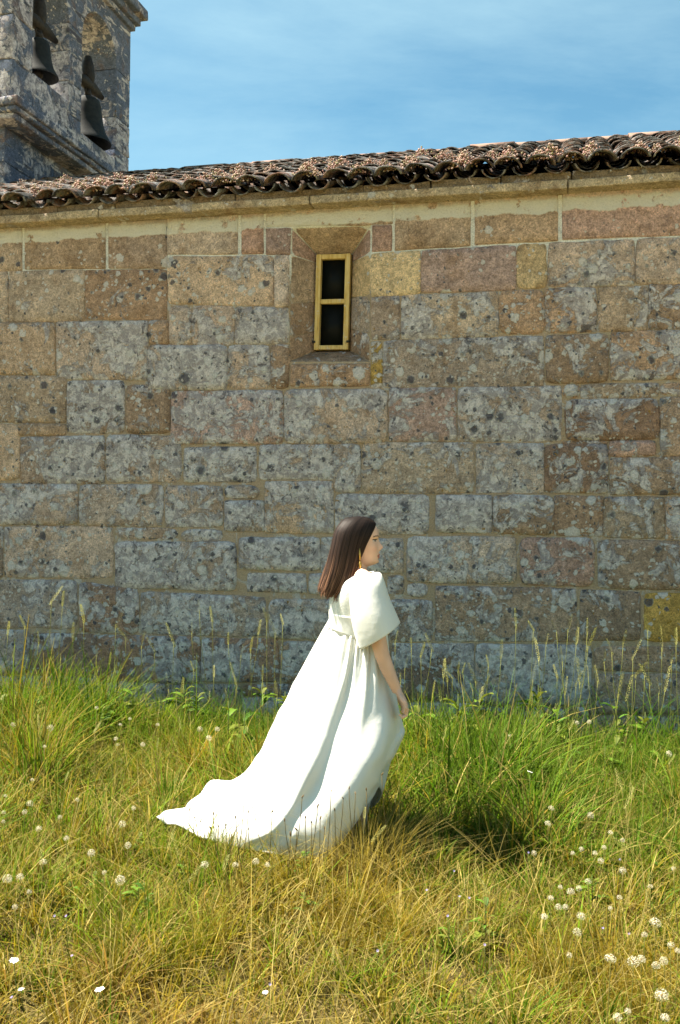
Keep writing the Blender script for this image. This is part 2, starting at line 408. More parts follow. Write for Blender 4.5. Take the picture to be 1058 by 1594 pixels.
# traced blocks: x0, x1, top-left y, top-right y, bottom-left y, bottom-right y, colour, lichen (0..10)
BLOCKS = '''
-8 12 424 423 503 502 t 2|15 131 423 421 500 500 t 2|134 259 421 420 496 498 b 5|262 426 400 399 473 475 t 4|428 449 399 398 478 478 g 5
577 654 396 391 463 457 y 2|656 803 391 382 455 451 p 2|804 850 382 379 449 448 y 0|854 987 378 374 447 444 g 6|990 1130 373 366 443 438 g 6
-40 85 503 503 581 583 t 5|89 229 502 500 589 591 g 8|232 262 500 499 536 536 b 4|264 297 477 477 536 536 g 5|299 364 477 477 536 536 g 7|366 449 478 479 535 535 g 7
578 622 464 461 528 528 g 6|625 775 461 454 528 523 t 7|778 847 453 452 520 519 b 6|849 927 450 448 518 517 b 7|931 1007 447 446 516 515 t 3|1010 1130 444 441 513 508 b 7
231 353 538 538 606 607 g 8|355 420 538 538 604 604 g 7|422 449 537 537 604 604 b 6|578 594 532 531 603 603 o 6|597 846 531 523 601 600 g 8|850 946 523 520 596 595 b 7|950 1130 518 512 592 588 b 7
-30 102 585 587 656 657 t 5|30 102 660 660 677 677 t 4|105 193 594 593 674 674 g 7|197 264 600 599 674 674 b 6|267 440 610 608 691 690 p 7|443 602 607 606 689 689 g 6|606 709 604 604 686 686 p 7|713 873 604 601 687 686 g 8
876 902 599 598 620 620 b 4|904 1025 599 597 619 618 t 5|880 1025 623 621 685 683 d 6|1029 1130 597 594 615 612 b 5|1028 1130 619 617 711 708 b 5|948 1020 687 686 710 710 p 4|875 946 688 687 690 690 b 4
-40 30 661 661 746 746 t 4|33 162 681 679 752 752 g 9|166 281 677 680 750 749 g 8|287 398 698 696 750 750 g 9|404 519 693 692 746 746 g 9|520 560 692 691 766 766 g 9|564 737 690 689 767 767 t 6|742 846 692 690 767 767 g 8|848 946 693 691 767 767 d 6|950 1130 714 711 769 770 b 6
-40 120 754 754 816 816 g 7|124 253 755 755 818 819 g 7|258 346 757 757 820 820 g 8|351 402 757 757 776 776 g 9|350 411 780 780 826 827 g 8|413 518 750 750 829 830 t 7|522 667 770 770 830 831 g 9
679 765 771 771 828 829 g 9|767 861 771 772 830 832 b 6|863 938 772 773 833 835 b 5|940 1034 773 774 836 838 t 4|1036 1130 774 775 839 842 b 5
-40 4 820 820 898 898 g 6|8 175 820 820 898 899 g 6|183 276 823 823 838 838 g 8|284 346 825 825 841 841 g 8|180 367 844 844 914 920 g 10|373 498 837 838 886 888 g 7|500 627 838 839 890 892 g 8|386 476 893 894 920 922 g 10|481 530 893 893 924 925 g 8|604 628 897 897 924 924 g 9|634 664 909 909 928 928 g 9
634 803 836 836 906 909 g 8|810 924 837 838 910 912 p 5|931 1130 841 845 915 920 b 5
-40 119 903 904 976 977 g 6|124 215 906 918 983 985 d 6|220 413 922 930 985 991 g 7|419 604 934 934 993 996 g 7|608 672 934 935 997 998 g 7|678 896 913 917 997 998 b 6|903 996 919 921 996 996 b 4|1003 1130 923 926 997 999 o 2
-40 45 981 981 1048 1048 g 5|48 150 986 988 1050 1052 d 3|153 311 989 992 1062 1062 d 7|314 433 994 995 1061 1060 d 7|437 606 998 1001 1062 1064 b 7|610 737 1002 1003 1090 1092 d 6|741 920 1003 1005 1096 1098 g 9|925 1130 1007 1009 1044 1046 b 4|926 1130 1050 1051 1110 1112 b 6
-40 118 1054 1054 1128 1128 g 6|122 258 1056 1064 1130 1130 g 7|262 374 1066 1066 1130 1130 g 7|378 520 1087 1087 1150 1150 g 9|378 520 1066 1066 1083 1083 d 5|524 606 1067 1067 1150 1150 b 6|610 738 1095 1095 1165 1165 g 7|742 918 1101 1101 1170 1170 d 6|922 1130 1115 1116 1180 1182 b 6
-40 130 1132 1132 1200 1200 b 5|134 374 1134 1134 1200 1200 g 5|378 606 1154 1154 1210 1210 b 5
'''
for ln in BLOCKS.split('\n'):
    for it in ln.split('|'):
        f = it.split()
        if len(f) != 8: continue
        x0, x1, a, b, c, d = map(float, f[:6])
        if x0 < -10: x0 = -60
        if x1 > 1100: x1 = 1150
        g = -1.9
        c4 = [on_wall(x0 + g, a + g), on_wall(x1 - g, b + g), on_wall(x1 - g, d - g), on_wall(x0 + g, c - g)]
        add_stone([(p.x, p.z) for p in c4], f[6], float(f[7]) + 1.1)
TOPROW = '''-60 34 358 354 422 422 t 1|39 164 354 347 419 418 t 1|169 260 347 341 418 418 g 1|260 370 341 335 396 396 g 1|376 410 334 332 395 395 p 0|414 611 331 317 353 349 t 0|414 452 354 355 396 397 p 0|579 610 351 350 392 390 p 0|615 732 317 309 390 383 t 1|739 868 309 300 381 375 t 0|875 1150 299 282 373 363 p 0'''
for it in TOPROW.split('|'):
    f = it.split(); x0, x1, a, b, c, d = map(float, f[:6])
    c4 = [on_wall(x0 - 1, a - 1), on_wall(x1 + 1, b - 1), on_wall(x1 + 1, d + 1.2), on_wall(x0 - 1, c + 1.2)]
    add_stone([(p.x, p.z) for p in c4], f[6], float(f[7]), MAT_TOP, 0.012, rnd=0.012, wob=0.004)
# courses beyond the picture on both sides, same masonry
def side_courses(xa, xb):
    z = 0.0
    while z < WALL_TOP - 0.1:
        h = min(random.uniform(0.30, 0.42), WALL_TOP - z)
        x = xa
        while x < xb - 0.05:
            w = min(random.uniform(0.35, 0.8), xb - x)
            if xb - x - w < 0.2: w = xb - x
            add_stone([(x + .008, z + h - .008), (x + w - .008, z + h - .008), (x + w - .008, z + .008), (x + .008, z + .008)], random.choice('tbgg'), random.uniform(3, 8))
            x += w
        z += h
side_courses(S0, on_wall(-63, 700).x); side_courses(on_wall(1153, 700).x, S1)

# reveal stones of the splayed window
def patch_stone(a, b, c, d, key, lich, name='reveal_stone'):
    """four 3-D corners (outer top, inner top, inner bottom, outer bottom): rough slab lying just proud of the core"""
    a, b, c, d = map(Vector, (a, b, c, d)); cen = (a + b + c + d) / 4
    nrm = (b - a).cross(d - a).normalized()
    if nrm.y > 0: nrm = -nrm
    V, Fs = [], []; n = 7; s = random.random() * 40
    for j in range(n + 1):
        for i in range(n + 1):
            u = .015 + .97 * i / n; v = .015 + .97 * j / n
            q = a * (1 - u) * (1 - v) + b * u * (1 - v) + c * u * v + d * (1 - u) * v
            e = 0 if i in (0, n) or j in (0, n) else 1
            q = q + nrm * (-0.002 + e * 0.007 + (noise.noise(q * 14 + Vector((s, s, s))) * 0.004 if e else 0))
            V.append(q - cen)
    for j in range(n):
        for i in range(n):
            k = j * (n + 1) + i; Fs.append((k, k + 1, k + n + 2, k + n + 1))
    o = obj(name, mesh(name, V, Fs, MAT_STONE), wall, cen)
    c_ = TINT[key]; o.color = (*c_, lich / 10); return o
def lerp(a, b, t): return a * (1 - t) + b * t
oTL, oTR, oBR, oBL = OPEN; iTL, iTR, iBR, iBL = INNER
for (t0, t1, key, l) in ((0, .20, 'p', 0), (.20, .56, 't', 2), (.56, .82, 'b', 4), (.82, 1, 'b', 4)):
    patch_stone(lerp(oTL, oBL, t0), lerp(iTL, iBL, max(0, t0 * 1.15 - .15 * 1)) if t0 else iTL, lerp(iTL, iBL, max(0, t1 * 1.15 - .15)), lerp(oTL, oBL, t1), key, l)
for (t0, t1, key, l) in ((0, .20, 'p', 0), (.20, .52, 'y', 1), (.52, .80, 'g', 5), (.80, 1, 'b', 5)):
    patch_stone(lerp(iTR, iBR, max(0, t0 * 1.15 - .15)), lerp(oTR, oBR, t0), lerp(oTR, oBR, t1), lerp(iTR, iBR, max(0, t1 * 1.15 - .15)), key, l)
patch_stone(oTL, oTR, iTR, iTL, 't', 0)
patch_stone(iBL, iBR, oBR, oBL, 'b', 5)
# stone below the sill
c4 = [on_wall(451, 566), on_wall(576, 565), on_wall(576, 603), on_wall(451, 603)]
add_stone([(p.x, p.z) for p in c4], 'b', 5)

# window: two lights in an ochre timber frame
win = empty('window'); win.parent = church
def on_frame(px, py, off=0.0): return on_wall(px, py, DFR + off)
wc = (INNER[0] + INNER[1] + INNER[2] + INNER[3]) / 4
X0, X1 = (INNER[0].x + INNER[3].x) / 2, (INNER[1].x + INNER[2].x) / 2
Z1, Z0 = (INNER[0].z + INNER[1].z) / 2, (INNER[2].z + INNER[3].z) / 2
win.location = (wc.x, DFR, wc.z); win.rotation_euler = (0, R(1.0), 0)
hw, hh = (X1 - X0) / 2 - .004, (Z1 - Z0) / 2 - .004; fw = 0.039
zr = 0.005                                               # middle rail slightly above centre
def wpart(name, *b, mat=MAT_WOOD, bev=0.004): return obj(name, bevel_box(*b, mat, b=bev, name=name, jit=0.0008), win)
wpart('stile', -hw, -hw + fw, -.045, .02, -hh, hh); wpart('stile', hw - fw, hw, -.045, .02, -hh, hh)
wpart('rail', -hw + fw, hw - fw, -.043, .018, hh - fw * .95, hh - .001); wpart('rail', -hw + fw, hw - fw, -.043, .018, -hh + .001, -hh + fw * .85)
wpart('rail', -hw + fw, hw - fw, -.036, .018, zr - .017, zr + .017)
obj('pane', bevel_box(-hw + fw - .004, hw - fw + .004, 0.0, .005, zr + .012, hh - fw * .9, MAT_GLASS, b=0, name='pane'), win)
obj('pane', bevel_box(-hw + fw - .004, hw - fw + .004, 0.0, .005, -hh + fw * .8, zr - .012, MAT_GLASS, b=0, name='pane'), win)
for sx in (-1, 1):
    obj('hinge', bevel_box(sx * hw - .012, sx * hw + .012, -.055, -.044, -hh + .05, -hh + .066, MAT_IRON, b=.002, name='hinge'), win)
obj('dark_backing', bevel_box(-hw - .05, hw + .05, .03, .04, -hh - .05, hh + .05, MAT_DARK, b=0, name='dark_backing'), win)  # dark sheet standing in for the unlit interior behind the panes

# cornice slabs
corn = empty('cornice'); corn.parent = church
x = S0 - .1
cuts = [on_wall(167, 340).x, on_wall(490, 318).x, on_wall(884, 295).x]
edges = [S0 - .1, -3.6] + cuts + [3.6, 4.8, S1 + .1]
for a, b in zip(edges[:-1], edges[1:]):
    me = bevel_box(a + .003, b - .003, -.155 + random.uniform(-.002, .002), .05, WALL_TOP - .001, WALL_TOP + .058, MAT_STONE, b=.008, jit=.006, name='cornice_slab', cuts=6)
    o = obj('cornice_slab', me, corn); o.color = (0.46, 0.37, 0.27, 0.22)

bed = []
for i in range(23):
    a_ = S0 - .1 + i * .48
    bed.append(obj('mortar_bed', bevel_box(a_, min(a_ + .478, S1 + .1), -.128, .05, WALL_TOP + .056, WALL_TOP + .118, MAT_STONE, b=.006, jit=.012, name='mortar_bed', cuts=5), corn)); bed[-1].color = (0.22, 0.17, 0.12, .35)
# ------------------------------------------------------------------ roof of barrel tiles
roof = empty('roof'); roof.parent = church
PITCH = R(21.6); EAVE_Y, EAVE_Z = -0.195, WALL_TOP + 0.046
SL = (HALF - EAVE_Y) / math.cos(PITCH)
TP = 0.205; TLEN = 0.44; EXPO = 0.315
def tile_vf(r0, r1, L, th, n=7, up=True):
    V, Fs = [], []
    for e, (r, y) in enumerate(((r0, 0), (r1, L))):
        for k in range(n + 1):
            a = math.pi * (0.04 + 0.92 * k / n)
            for rr in (r, r - th):
                V.append((rr * math.cos(a) * 1.06, y, (rr * math.sin(a) * 0.78) * (1 if up else -1)))
    m = 2 * (n + 1)
    for k in range(n):
        o = 2 * k
        Fs += [(o, o + 2, m + o + 2, m + o), (o + 1, m + o + 1, m + o + 3, o + 3), (o, o + 1, o + 3, o + 2), (m + o, m + o + 2, m + o + 3, m + o + 1)]
    Fs += [(0, m, m + 1, 1), (2 * n, 2 * n + 1, m + 2 * n + 1, m + 2 * n)]
    if not up: Fs = [f[::-1] for f in Fs]
    return V, Fs
def warp(V, s, amt):
    out = []
    for v in V:
        n = noise.noise_vector(Vector(v) * 9 + Vector((s, s, s))); out.append((v[0] + n.x * amt, v[1] + n.y * amt * 1.5, v[2] + n.z * amt))
    return out
COVER = [(lambda vf, i=i: (warp(vf[0], i * 7.3, .012), vf[1]))(tile_vf(.098 + random.uniform(-.004, .004), .080, TLEN, .012)) for i in range(6)]
CHAN = [(lambda vf, i=i: (warp(vf[0], i * 5.1 + 90, .008), vf[1]))(tile_vf(.080, .096, TLEN, .011, up=False)) for i in range(3)]
COVER_ME = [mesh('roof_tile', v, f, MAT_TILE) for v, f in COVER]; CHAN_ME = [mesh('roof_tile', v, f, MAT_TILE) for v, f in CHAN]
SLOPE = Matrix.Rotation(PITCH, 4, 'X')
rows = int(SL / EXPO) + 1; cols = int((S1 - S0 + .2) / TP)
tiles = []
for r in range(rows):
    for c in range(cols):
        for cov in (True, False):
            xx = S0 - .05 + (c + (0.5 if cov else 0)) * TP + random.gauss(0, .010)
            t = r * EXPO + random.gauss(0, .022) - (0 if r else random.uniform(0, .03)) + (0 if cov else .06)
            if t + TLEN * .8 > SL: t = SL - TLEN * .8
            z = 0.068 if cov else 0.074
            lift = Matrix.Rotation(R(-2.6 + random.gauss(0, 1.0)), 4, 'X') @ Matrix.Rotation(R(random.gauss(0, 2.0)), 4, 'Z') @ Matrix.Rotation(R(random.gauss(0, 3)), 4, 'Y')
            m = Matrix.Translation((xx, EAVE_Y, EAVE_Z)) @ SLOPE @ Matrix.Translation((0, t, z + (0.028 if cov else 0.02))) @ lift
            # what shows largest: covers of the lower rows in view, then the eave channels
            vis = 0 if (on_wall(-30, 300).x < xx < on_wall(1090, 260).x) else 100
            tiles.append((vis + (r if cov else (0.5 if r == 0 else 30 + r)), random.random(), cov, m))
tiles.sort(key=lambda q: (q[0], q[1]))
restV, restF = [], []
for i, (_, _, cov, m) in enumerate(tiles):
    j = random.randrange(6 if cov else 3)
    if i < 300:
        o = obj('roof_tile', (COVER_ME if cov else CHAN_ME)[j], roof); o.matrix_local = m
    else:
        v, f = (COVER if cov else CHAN)[j]; o = len(restV)
        restV += [tuple(m @ Vector(p)) for p in v]; restF += [tuple(k + o for k in q) for q in f]
tag(obj('roof_tiles', mesh('roof_tiles', restV, restF, MAT_TILE), roof), kind='stuff')
# deck under the tiles and the far slope
rz = EAVE_Z + SL * math.sin(PITCH)
dv = [(S0 - .1, EAVE_Y + .16, EAVE_Z + .04), (S1 + .1, EAVE_Y + .16, EAVE_Z + .04), (S1 + .1, HALF, rz - .03), (S0 - .1, HALF, rz - .03), (S1 + .1, DEPTH + .2, EAVE_Z - .01), (S0 - .1, DEPTH + .2, EAVE_Z - .01)]
dv += [(a, b, c - .05) for a, b, c in dv]
obj('roof_deck', mesh('roof_deck', dv, [(0, 1, 2, 3), (3, 2, 4, 5), (6, 9, 8, 7), (9, 11, 10, 8), (0, 6, 7, 1), (5, 4, 10, 11), (0, 3, 9, 6), (3, 5, 11, 9), (1, 7, 8, 2), (2, 8, 10, 4)], MAT_DARK, smooth=False), roof)
rv, rf = tile_vf(.13, .115, .46, .016)
RIDGE_ME = [mesh('ridge_tile', warp(rv, i * 3.3, .012), rf, MAT_RIDGE) for i in range(4)]
x = S0 + .35
while x < S1:
    o = obj('ridge_tile', random.choice(RIDGE_ME), roof)
    o.matrix_local = Matrix.Translation((x, HALF + random.gauss(0, .01), rz + .055 + random.gauss(0, .006))) @ Matrix.Rotation(R(-90 + random.gauss(0, 1.5)), 4, 'Z') @ Matrix.Rotation(R(1.5), 4, 'X')
    x += .40

# ------------------------------------------------------------------ bell gable
tower = empty('bell_gable'); tower.parent = church
TX0, TX1 = -4.62, -4.02
Y = [2.15, 2.54, 3.30, 3.62, 4.51, 4.91]
TSILL = [6.32, 6.08]; SPR = 7.22; TOPZ = 7.88
def tblock(x0, x1, y0, y1, z0, z1, lich=6, key='g', name='gable_stone', jit=.008, b=.012):
    g = .004
    me = bevel_box(x0 + g, x1 - g, y0 + g, y1 - g, z0 + g, z1 - g, MAT_STONE, b=b, jit=jit, name=name, cuts=4)
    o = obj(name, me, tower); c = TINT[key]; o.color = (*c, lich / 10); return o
def stack(y0, y1, z0, z1, split=False):
    z = z0
    while z < z1 - .02:
        h = random.uniform(.32, .48)
        if z1 - z - h < .2: h = z1 - z
        tblock(TX0, TX1, y0, y1, z, z + h, random.uniform(6.5, 9), 's'); z += h
ZB = 5.86
stack(Y[0], Y[1], ZB, SPR); stack(Y[2], Y[3], ZB, SPR); stack(Y[4], Y[5], ZB, SPR)
stack(Y[1], Y[2], ZB, TSILL[0]); stack(Y[3], Y[4], ZB, TSILL[1])
def arch_piece(ya, yb, c, r, left):
    pts = []
    n = 10
    if left: pts = [(ya, SPR), (c - r, SPR)] + [(c - r * math.cos(math.pi / 2 * i / n), SPR + r * math.sin(math.pi / 2 * i / n)) for i in range(1, n + 1)] + [(c, TOPZ), (ya, TOPZ)]
    else: pts = [(c, SPR + r)] + [(c + r * math.sin(math.pi / 2 * i / n), SPR + r * math.cos(math.pi / 2 * i / n)) for i in range(1, n + 1)] + [(yb, SPR), (yb, TOPZ), (c, TOPZ)]
    N = len(pts); bm = bmesh.new()
    f0 = [bm.verts.new((TX1 - .004, p[0], p[1])) for p in pts]; f1 = [bm.verts.new((TX0 + .004, p[0], p[1])) for p in pts]
    bm.faces.new(f0); bm.faces.new(f1[::-1])
    for i in range(N): bm.faces.new((f0[i], f1[i], f1[(i + 1) % N], f0[(i + 1) % N]))
    bmesh.ops.recalc_face_normals(bm, faces=bm.faces[:])
    me = bpy.data.meshes.new('arch_stone'); bm.to_mesh(me); bm.free(); me.materials.append(MAT_STONE)
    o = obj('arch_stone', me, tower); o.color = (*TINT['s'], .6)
g_ = .003
mid = (Y[2] + Y[3]) / 2
for (a, b, lo, hi) in ((Y[1], Y[2], Y[0], mid), (Y[3], Y[4], mid, Y[5])):
    c = (a + b) / 2; r = (b - a) / 2
    arch_piece(lo + g_, c, c - g_, r, True); arch_piece(c, hi - g_, c + g_, r, False)
for (p, z0, z1) in ((.05, TOPZ, 7.96), (.10, 7.963, 8.06), (.17, 8.063, 8.20)):
    tblock(TX0 - p, TX1 + p, Y[0] - p, Y[5] + p, z0, z1, 5, 's', 'cornice_stone', .006, .015)
for i in range(4):   # stepped crown above the frame
    s = .18 + .3 * i
    if Y[0] + s < Y[5] - s: tblock(TX0 + .05, TX1 - .05, Y[0] + s, Y[5] - s, 8.20 + .28 * i, 8.20 + .28 * (i + 1), 7)
# projecting ledge: stepped mouldings
for (p, z0, z1) in ((.13, 5.77, 5.86), (.10, 5.715, 5.77), (.06, 5.65, 5.715)):
    tblock(TX0 - p, TX1 + p, Y[0] - p, Y[5] + p, z0, z1, 7, 's', 'ledge_stone', .010, .014)
z = 3.6
while z < 5.64:
    h = min(.42, 5.65 - z); tblock(TX0 + .14, TX1 - .16, Y[0] + .12, 3.3, z, z + h, 5, 's'); tblock(TX0 + .14, TX1 - .16, 3.3, Y[5] - .12, z, z + h, 5, 's'); z += h
# bells hang in the openings
def lathe(prof, n=28):
    V = [(r * math.cos(2 * math.pi * k / n), r * math.sin(2 * math.pi * k / n), z) for r, z in prof for k in range(n)]
    Fs = [(i * n + k, i * n + (k + 1) % n, (i + 1) * n + (k + 1) % n, (i + 1) * n + k) for i in range(len(prof) - 1) for k in range(n)]
    return V, Fs
def bell(y, ztop, R0, H, xoff, label):
    root = empty('bell', mw=CH @ Matrix.Translation((TX0 + .30 + xoff, y, ztop - H)))
    tag(root, label, 'bell', 'bronze bells in the bell gable')
    outer = [(1.0, 0), (.985, .03), (.90, .10), (.76, .24), (.66, .42), (.60, .62), (.56, .80), (.50, .92), (.34, .985), (.02, 1.0)]
    inner = [(.02, .94), (.30, .92), (.46, .86), (.52, .70), (.58, .45), (.70, .22), (.84, .08), (.93, 0), (1.0, 0)]
    V, Fs = lathe([(a * R0, b * H) for a, b in outer + inner])
    obj('body', mesh('bell_body', V, Fs, MAT_BELL), root)
    V, Fs = join([tube_vf([(0, 0, H * .9), (0, 0, H * .2)], [.012, .012], 8), tube_vf([(0, 0, H * .2), (0, 0, H * .12), (0, 0, H * .02), (0, 0, -H * .06)], [.012, .05, .05, .015], 10)])
    obj('clapper', mesh('clapper', V, Fs, MAT_IRON), root)
    V, Fs = join([tube_vf([(0, 0, H * .98), (0, 0, H + .10)], [.05, .035], 10), tube_vf([(0, -.03, H + .02), (0, -.07, H + .08), (0, -.03, H + .13)], [.015] * 3, 8), tube_vf([(0, .03, H + .02), (0, .07, H + .08), (0, .03, H + .13)], [.015] * 3, 8)])
    obj('crown_loop', mesh('crown_loop', V, Fs, MAT_IRON), root)
    V, Fs = join([tube_vf([(0, -.375, H + .15), (0, -.12, H + .16), (0, .12, H + .16), (0, .375, H + .15)], [.03, .07, .07, .03], 10, up=Vector((1, 0, 0))),
                  tube_vf([(0, 0, H + .12), (0, 0, H + .26), (0, 0, H + .40), (0, 0, H + .50)], [.06, .085, .07, .04], 10)])
    obj('yoke', mesh('yoke', V, Fs, MAT_IRON), root)
bell((Y[3] + Y[4]) / 2 , 6.68, .29, .56, .14, 'large dark bronze bell hanging in the gable arch beside the roof ridge')
bell((Y[1] + Y[2]) / 2, 6.86, .22, .42, .14, 'smaller dark bronze bell in the gable arch set above the ledge corner')

# ------------------------------------------------------------------ stonecrop on the roof
def stonecrop_mesh(seed, n=120):
    r_ = random.Random(seed); V, Fs, C = [], [], []
    for i in range(n):
        a = r_.uniform(0, 2 * math.pi); d = abs(r_.gauss(0, .075)); x, y = d * math.cos(a), d * math.sin(a) * .8
        h = max(.01, .065 * math.exp(-(d / .1) ** 2) + r_.gauss(0, .018)); s = r_.uniform(.005, .012)
        c = r_.choice([(0.40, 0.24, 0.20), (0.43, 0.30, 0.24), (0.35, 0.19, 0.15), (0.44, 0.35, 0.28), (0.24, 0.21, 0.10), (0.28, 0.16, 0.11)])
        o = len(V); V += [(x + s, y, h), (x, y + s, h), (x - s, y, h), (x, y - s, h), (x, y, h + s * .8), (x, y, h - s * 1.6)]
        Fs += [(o, o + 1, o + 4), (o + 1, o + 2, o + 4), (o + 2, o + 3, o + 4), (o + 3, o, o + 4), (o + 1, o, o + 5), (o + 2, o + 1, o + 5), (o + 3, o + 2, o + 5), (o, o + 3, o + 5)]
        C += [c] * 6
    return V, Fs, C
def vcol_material(name, rough=0.7, transl=0.0, spec=0.2, val=None):
    k = M(name); c = k.n('ShaderNodeAttribute', attribute_name='Col').outputs['Color']
    b = k.n('ShaderNodeBsdfPrincipled', {'Base Color': c, 'Roughness': rough, 'Specular IOR Level': spec})
    if transl:
        t = k.n('ShaderNodeBsdfTranslucent', {'Color': k.mix(1.0, c, (1.15, 1.15, 0.8), 'MULTIPLY')})
        m = k.n('ShaderNodeMixShader', {0: transl, 1: b.outputs[0], 2: t.outputs[0]}); k.t.links.new(m.outputs[0], k.out.inputs[0])
    else: k.t.links.new(b.outputs[0], k.out.inputs[0])
    return k.m
MAT_SEDUM = vcol_material('stonecrop_leaf', 0.6, 0.15)
SED = [mesh('stonecrop', *stonecrop_mesh(i)[:2], MAT_SEDUM, True, np.array(stonecrop_mesh(i)[2])) for i in range(5)]
rs = random.Random(5)
for i in range(100):
    x = rs.uniform(-3.9, 2.9); t = abs(rs.gauss(0, 0.4)) if i % 5 else rs.uniform(0, 2.6)
    if x < -2.2 and rs.random() < .6: t = rs.uniform(0.1, 1.6)
    if x < -3.3: t = rs.uniform(.1, 2.6)
    if t > SL - .2: continue
    root = empty('stonecrop'); obj('blossoms', SED[i % 5], root)
    zoff = rs.uniform(.11, .145)
    loc = CH @ Vector((x, EAVE_Y + t * math.cos(PITCH) - zoff * math.sin(PITCH), EAVE_Z + t * math.sin(PITCH) + zoff * math.cos(PITCH)))
    s = rs.uniform(.4, .95)
    root.matrix_world = Matrix.Translation(loc) @ CH.to_3x3().to_4x4() @ Matrix.Rotation(PITCH, 4, 'X') @ Matrix.Rotation(rs.uniform(0, 6.28), 4, 'Z') @ Matrix.Diagonal((s, s, s * .95, 1))
    tag(root, 'pink flowering stonecrop clump growing on the roof tiles', 'stonecrop', 'stonecrop clumps on the roof')

# ------------------------------------------------------------------ person
PY = 4.83
def pw(px, py, dy=0.0): return at(px, py, PY + dy)
PX = PY / F_PX
YAW_H = R(-6)            # head turned a little towards the camera
HEAD_O = pw(556, 878)    # below the middle of the head, at chin height

def head_vf():
    zs =  [-.030, -.012, 0.000, .008, .019, .031, .041, .050, .058, .066, .075, .084, .095, .107, .118, .128, .138, .150, .162, .176, .190, .203, .214, .221, .2245]
    xf = np.interp(zs, [-.03, -.012, 0, .008, .019, .031, .050, .066, .084, .118, .138, .162, .176, .190, .203, .214, .221, .2245], [.02, .05, .085, .099, .1035, .1015, .1035, .1035, .101, .098, .1045, .101, .094, .083, .068, .050, .03, .008])
    xb = np.interp(zs, [-.03, 0, .019, .031, .05, .084, .118, .138, .176, .203, .214, .221, .2245], [-.05, -.045, -.045, -.05, -.065, -.088, -.1, -.104, -.097, -.072, -.05, -.03, -.008])
    ww = np.interp(zs, [-.03, -.012, 0, .008, .019, .031, .05, .084, .118, .138, .176, .203, .214, .221, .2245], [.03, .036, .042, .046, .050, .054, .060, .067, .071, .073, .068, .052, .038, .024, .006])
    zf = np.linspace(-.03, .2245, 90)
    xf, xb, ww = [np.interp(zf, zs, a) for a in (xf, xb, ww)]
    n = 64; V, Fs = [], []
    for z, f, b, w in zip(zf, xf, xb, ww):
        c = (f + b) / 2 - .01; 
        for k in range(n):
            th = 2 * math.pi * k / n; ct, st = math.cos(th), math.sin(th)
            rx = (f - c) if ct > 0 else (c - b)
            x = c + rx * math.copysign(abs(ct) ** .82, ct); y = w * math.copysign(abs(st) ** .86, st)
            if ct > 0:
                g = lambda cy, sy, cz, sz: math.exp(-((abs(y) - cy) / sy) ** 2 - ((z - cz) / sz) ** 2)
                # nose
                if .06 < z < .128:
                    ridge = np.interp(z, [.062, .068, .076, .084, .092, .105, .118, .128], [0, .008, .019, .0255, .021, .0115, .0055, 0])
                    x += ridge * math.exp(-(y / np.interp(z, [.066, .08, .118], [.0125, .0115, .0085])) ** 2)
                x += .0045 * g(.011, .006, .071, .006)                         # wings of the nose
                x += .0075 * math.exp(-(y / .019) ** 2 - ((z - .0485) / .0048) ** 2) + .0068 * math.exp(-(y / .017) ** 2 - ((z - .0355) / .0052) ** 2)
                x -= .004 * math.exp(-(y / .024) ** 2 - ((z - .0418) / .0025) ** 2)
                x -= .003 * math.exp(-(y / .016) ** 2 - ((z - .026) / .005) ** 2)
                x += .004 * math.exp(-(y / .018) ** 2 - ((z - .011) / .009) ** 2)
                x -= .009 * g(.032, .014, .117, .010); x += .0055 * g(.031, .009, .116, .006)
                x += .003 * g(.03, .02, .136, .006)
                x += .004 * g(.044, .018, .085, .018)
            V.append((x, y, z))
    for i in range(len(zf) - 1):
        for k in range(n): Fs.append((i * n + k, i * n + (k + 1) % n, (i + 1) * n + (k + 1) % n, (i + 1) * n + k))
    Fs.append(tuple(range(n - 1, -1, -1))); Fs.append(tuple((len(zf) - 1) * n + k for k in range(n)))
    return V, Fs
HM = Matrix.Translation(HEAD_O) @ Matrix.Rotation(YAW_H, 4, 'Z')
hv, hf = head_vf(); parts = [([HM @ Vector(v) for v in hv], hf)]
ear = []
for s in (-1, 1):
    parts.append(([HM @ Vector(v) for v in (lambda q: q[0])(tube_vf([(.008, s * .066, .074), (.004, s * .074, .086), (0, s * .079, .102), (-.006, s * .078, .116), (-.012, s * .070, .124)], [(.008, .004), (.012, .006), (.016, .006), (.015, .006), (.006, .004)], 10, up=Vector((0, 1, 0))))],
                  tube_vf([(.008, s * .066, .074), (.004, s * .074, .086), (0, s * .079, .102), (-.006, s * .078, .116), (-.012, s * .070, .124)], [(.008, .004)] * 5, 10)[1]))
U = Vector((0, 1, 0))
parts.append(tube_vf([pw(560, 1105), pw(562, 1075), pw(560, 1040), pw(557, 1000), pw(556, 975), pw(555, 945), pw(555, 920), pw(556, 905), pw(556, 895), pw(556, 887), pw(557, 872), pw(557, 855)],
                     [(.08, .13), (.115, .172), (.115, .175), (.095, .135), (.088, .122), (.098, .135), (.100, .150), (.085, .150), (.062, .11), (.047, .058), (.044, .05), (.045, .05)], 24, up=U))
ARM = [(572, 905, -.135), (576, 930, -.165), (583, 965, -.180), (590, 1000, -.19), (594, 1018, -.19), (602, 1040, -.185), (611, 1060, -.18), (618, 1076, -.175)]
ARM_R = [.046, .043, .039, .036, .035, .033, .027, (.023, .019)]
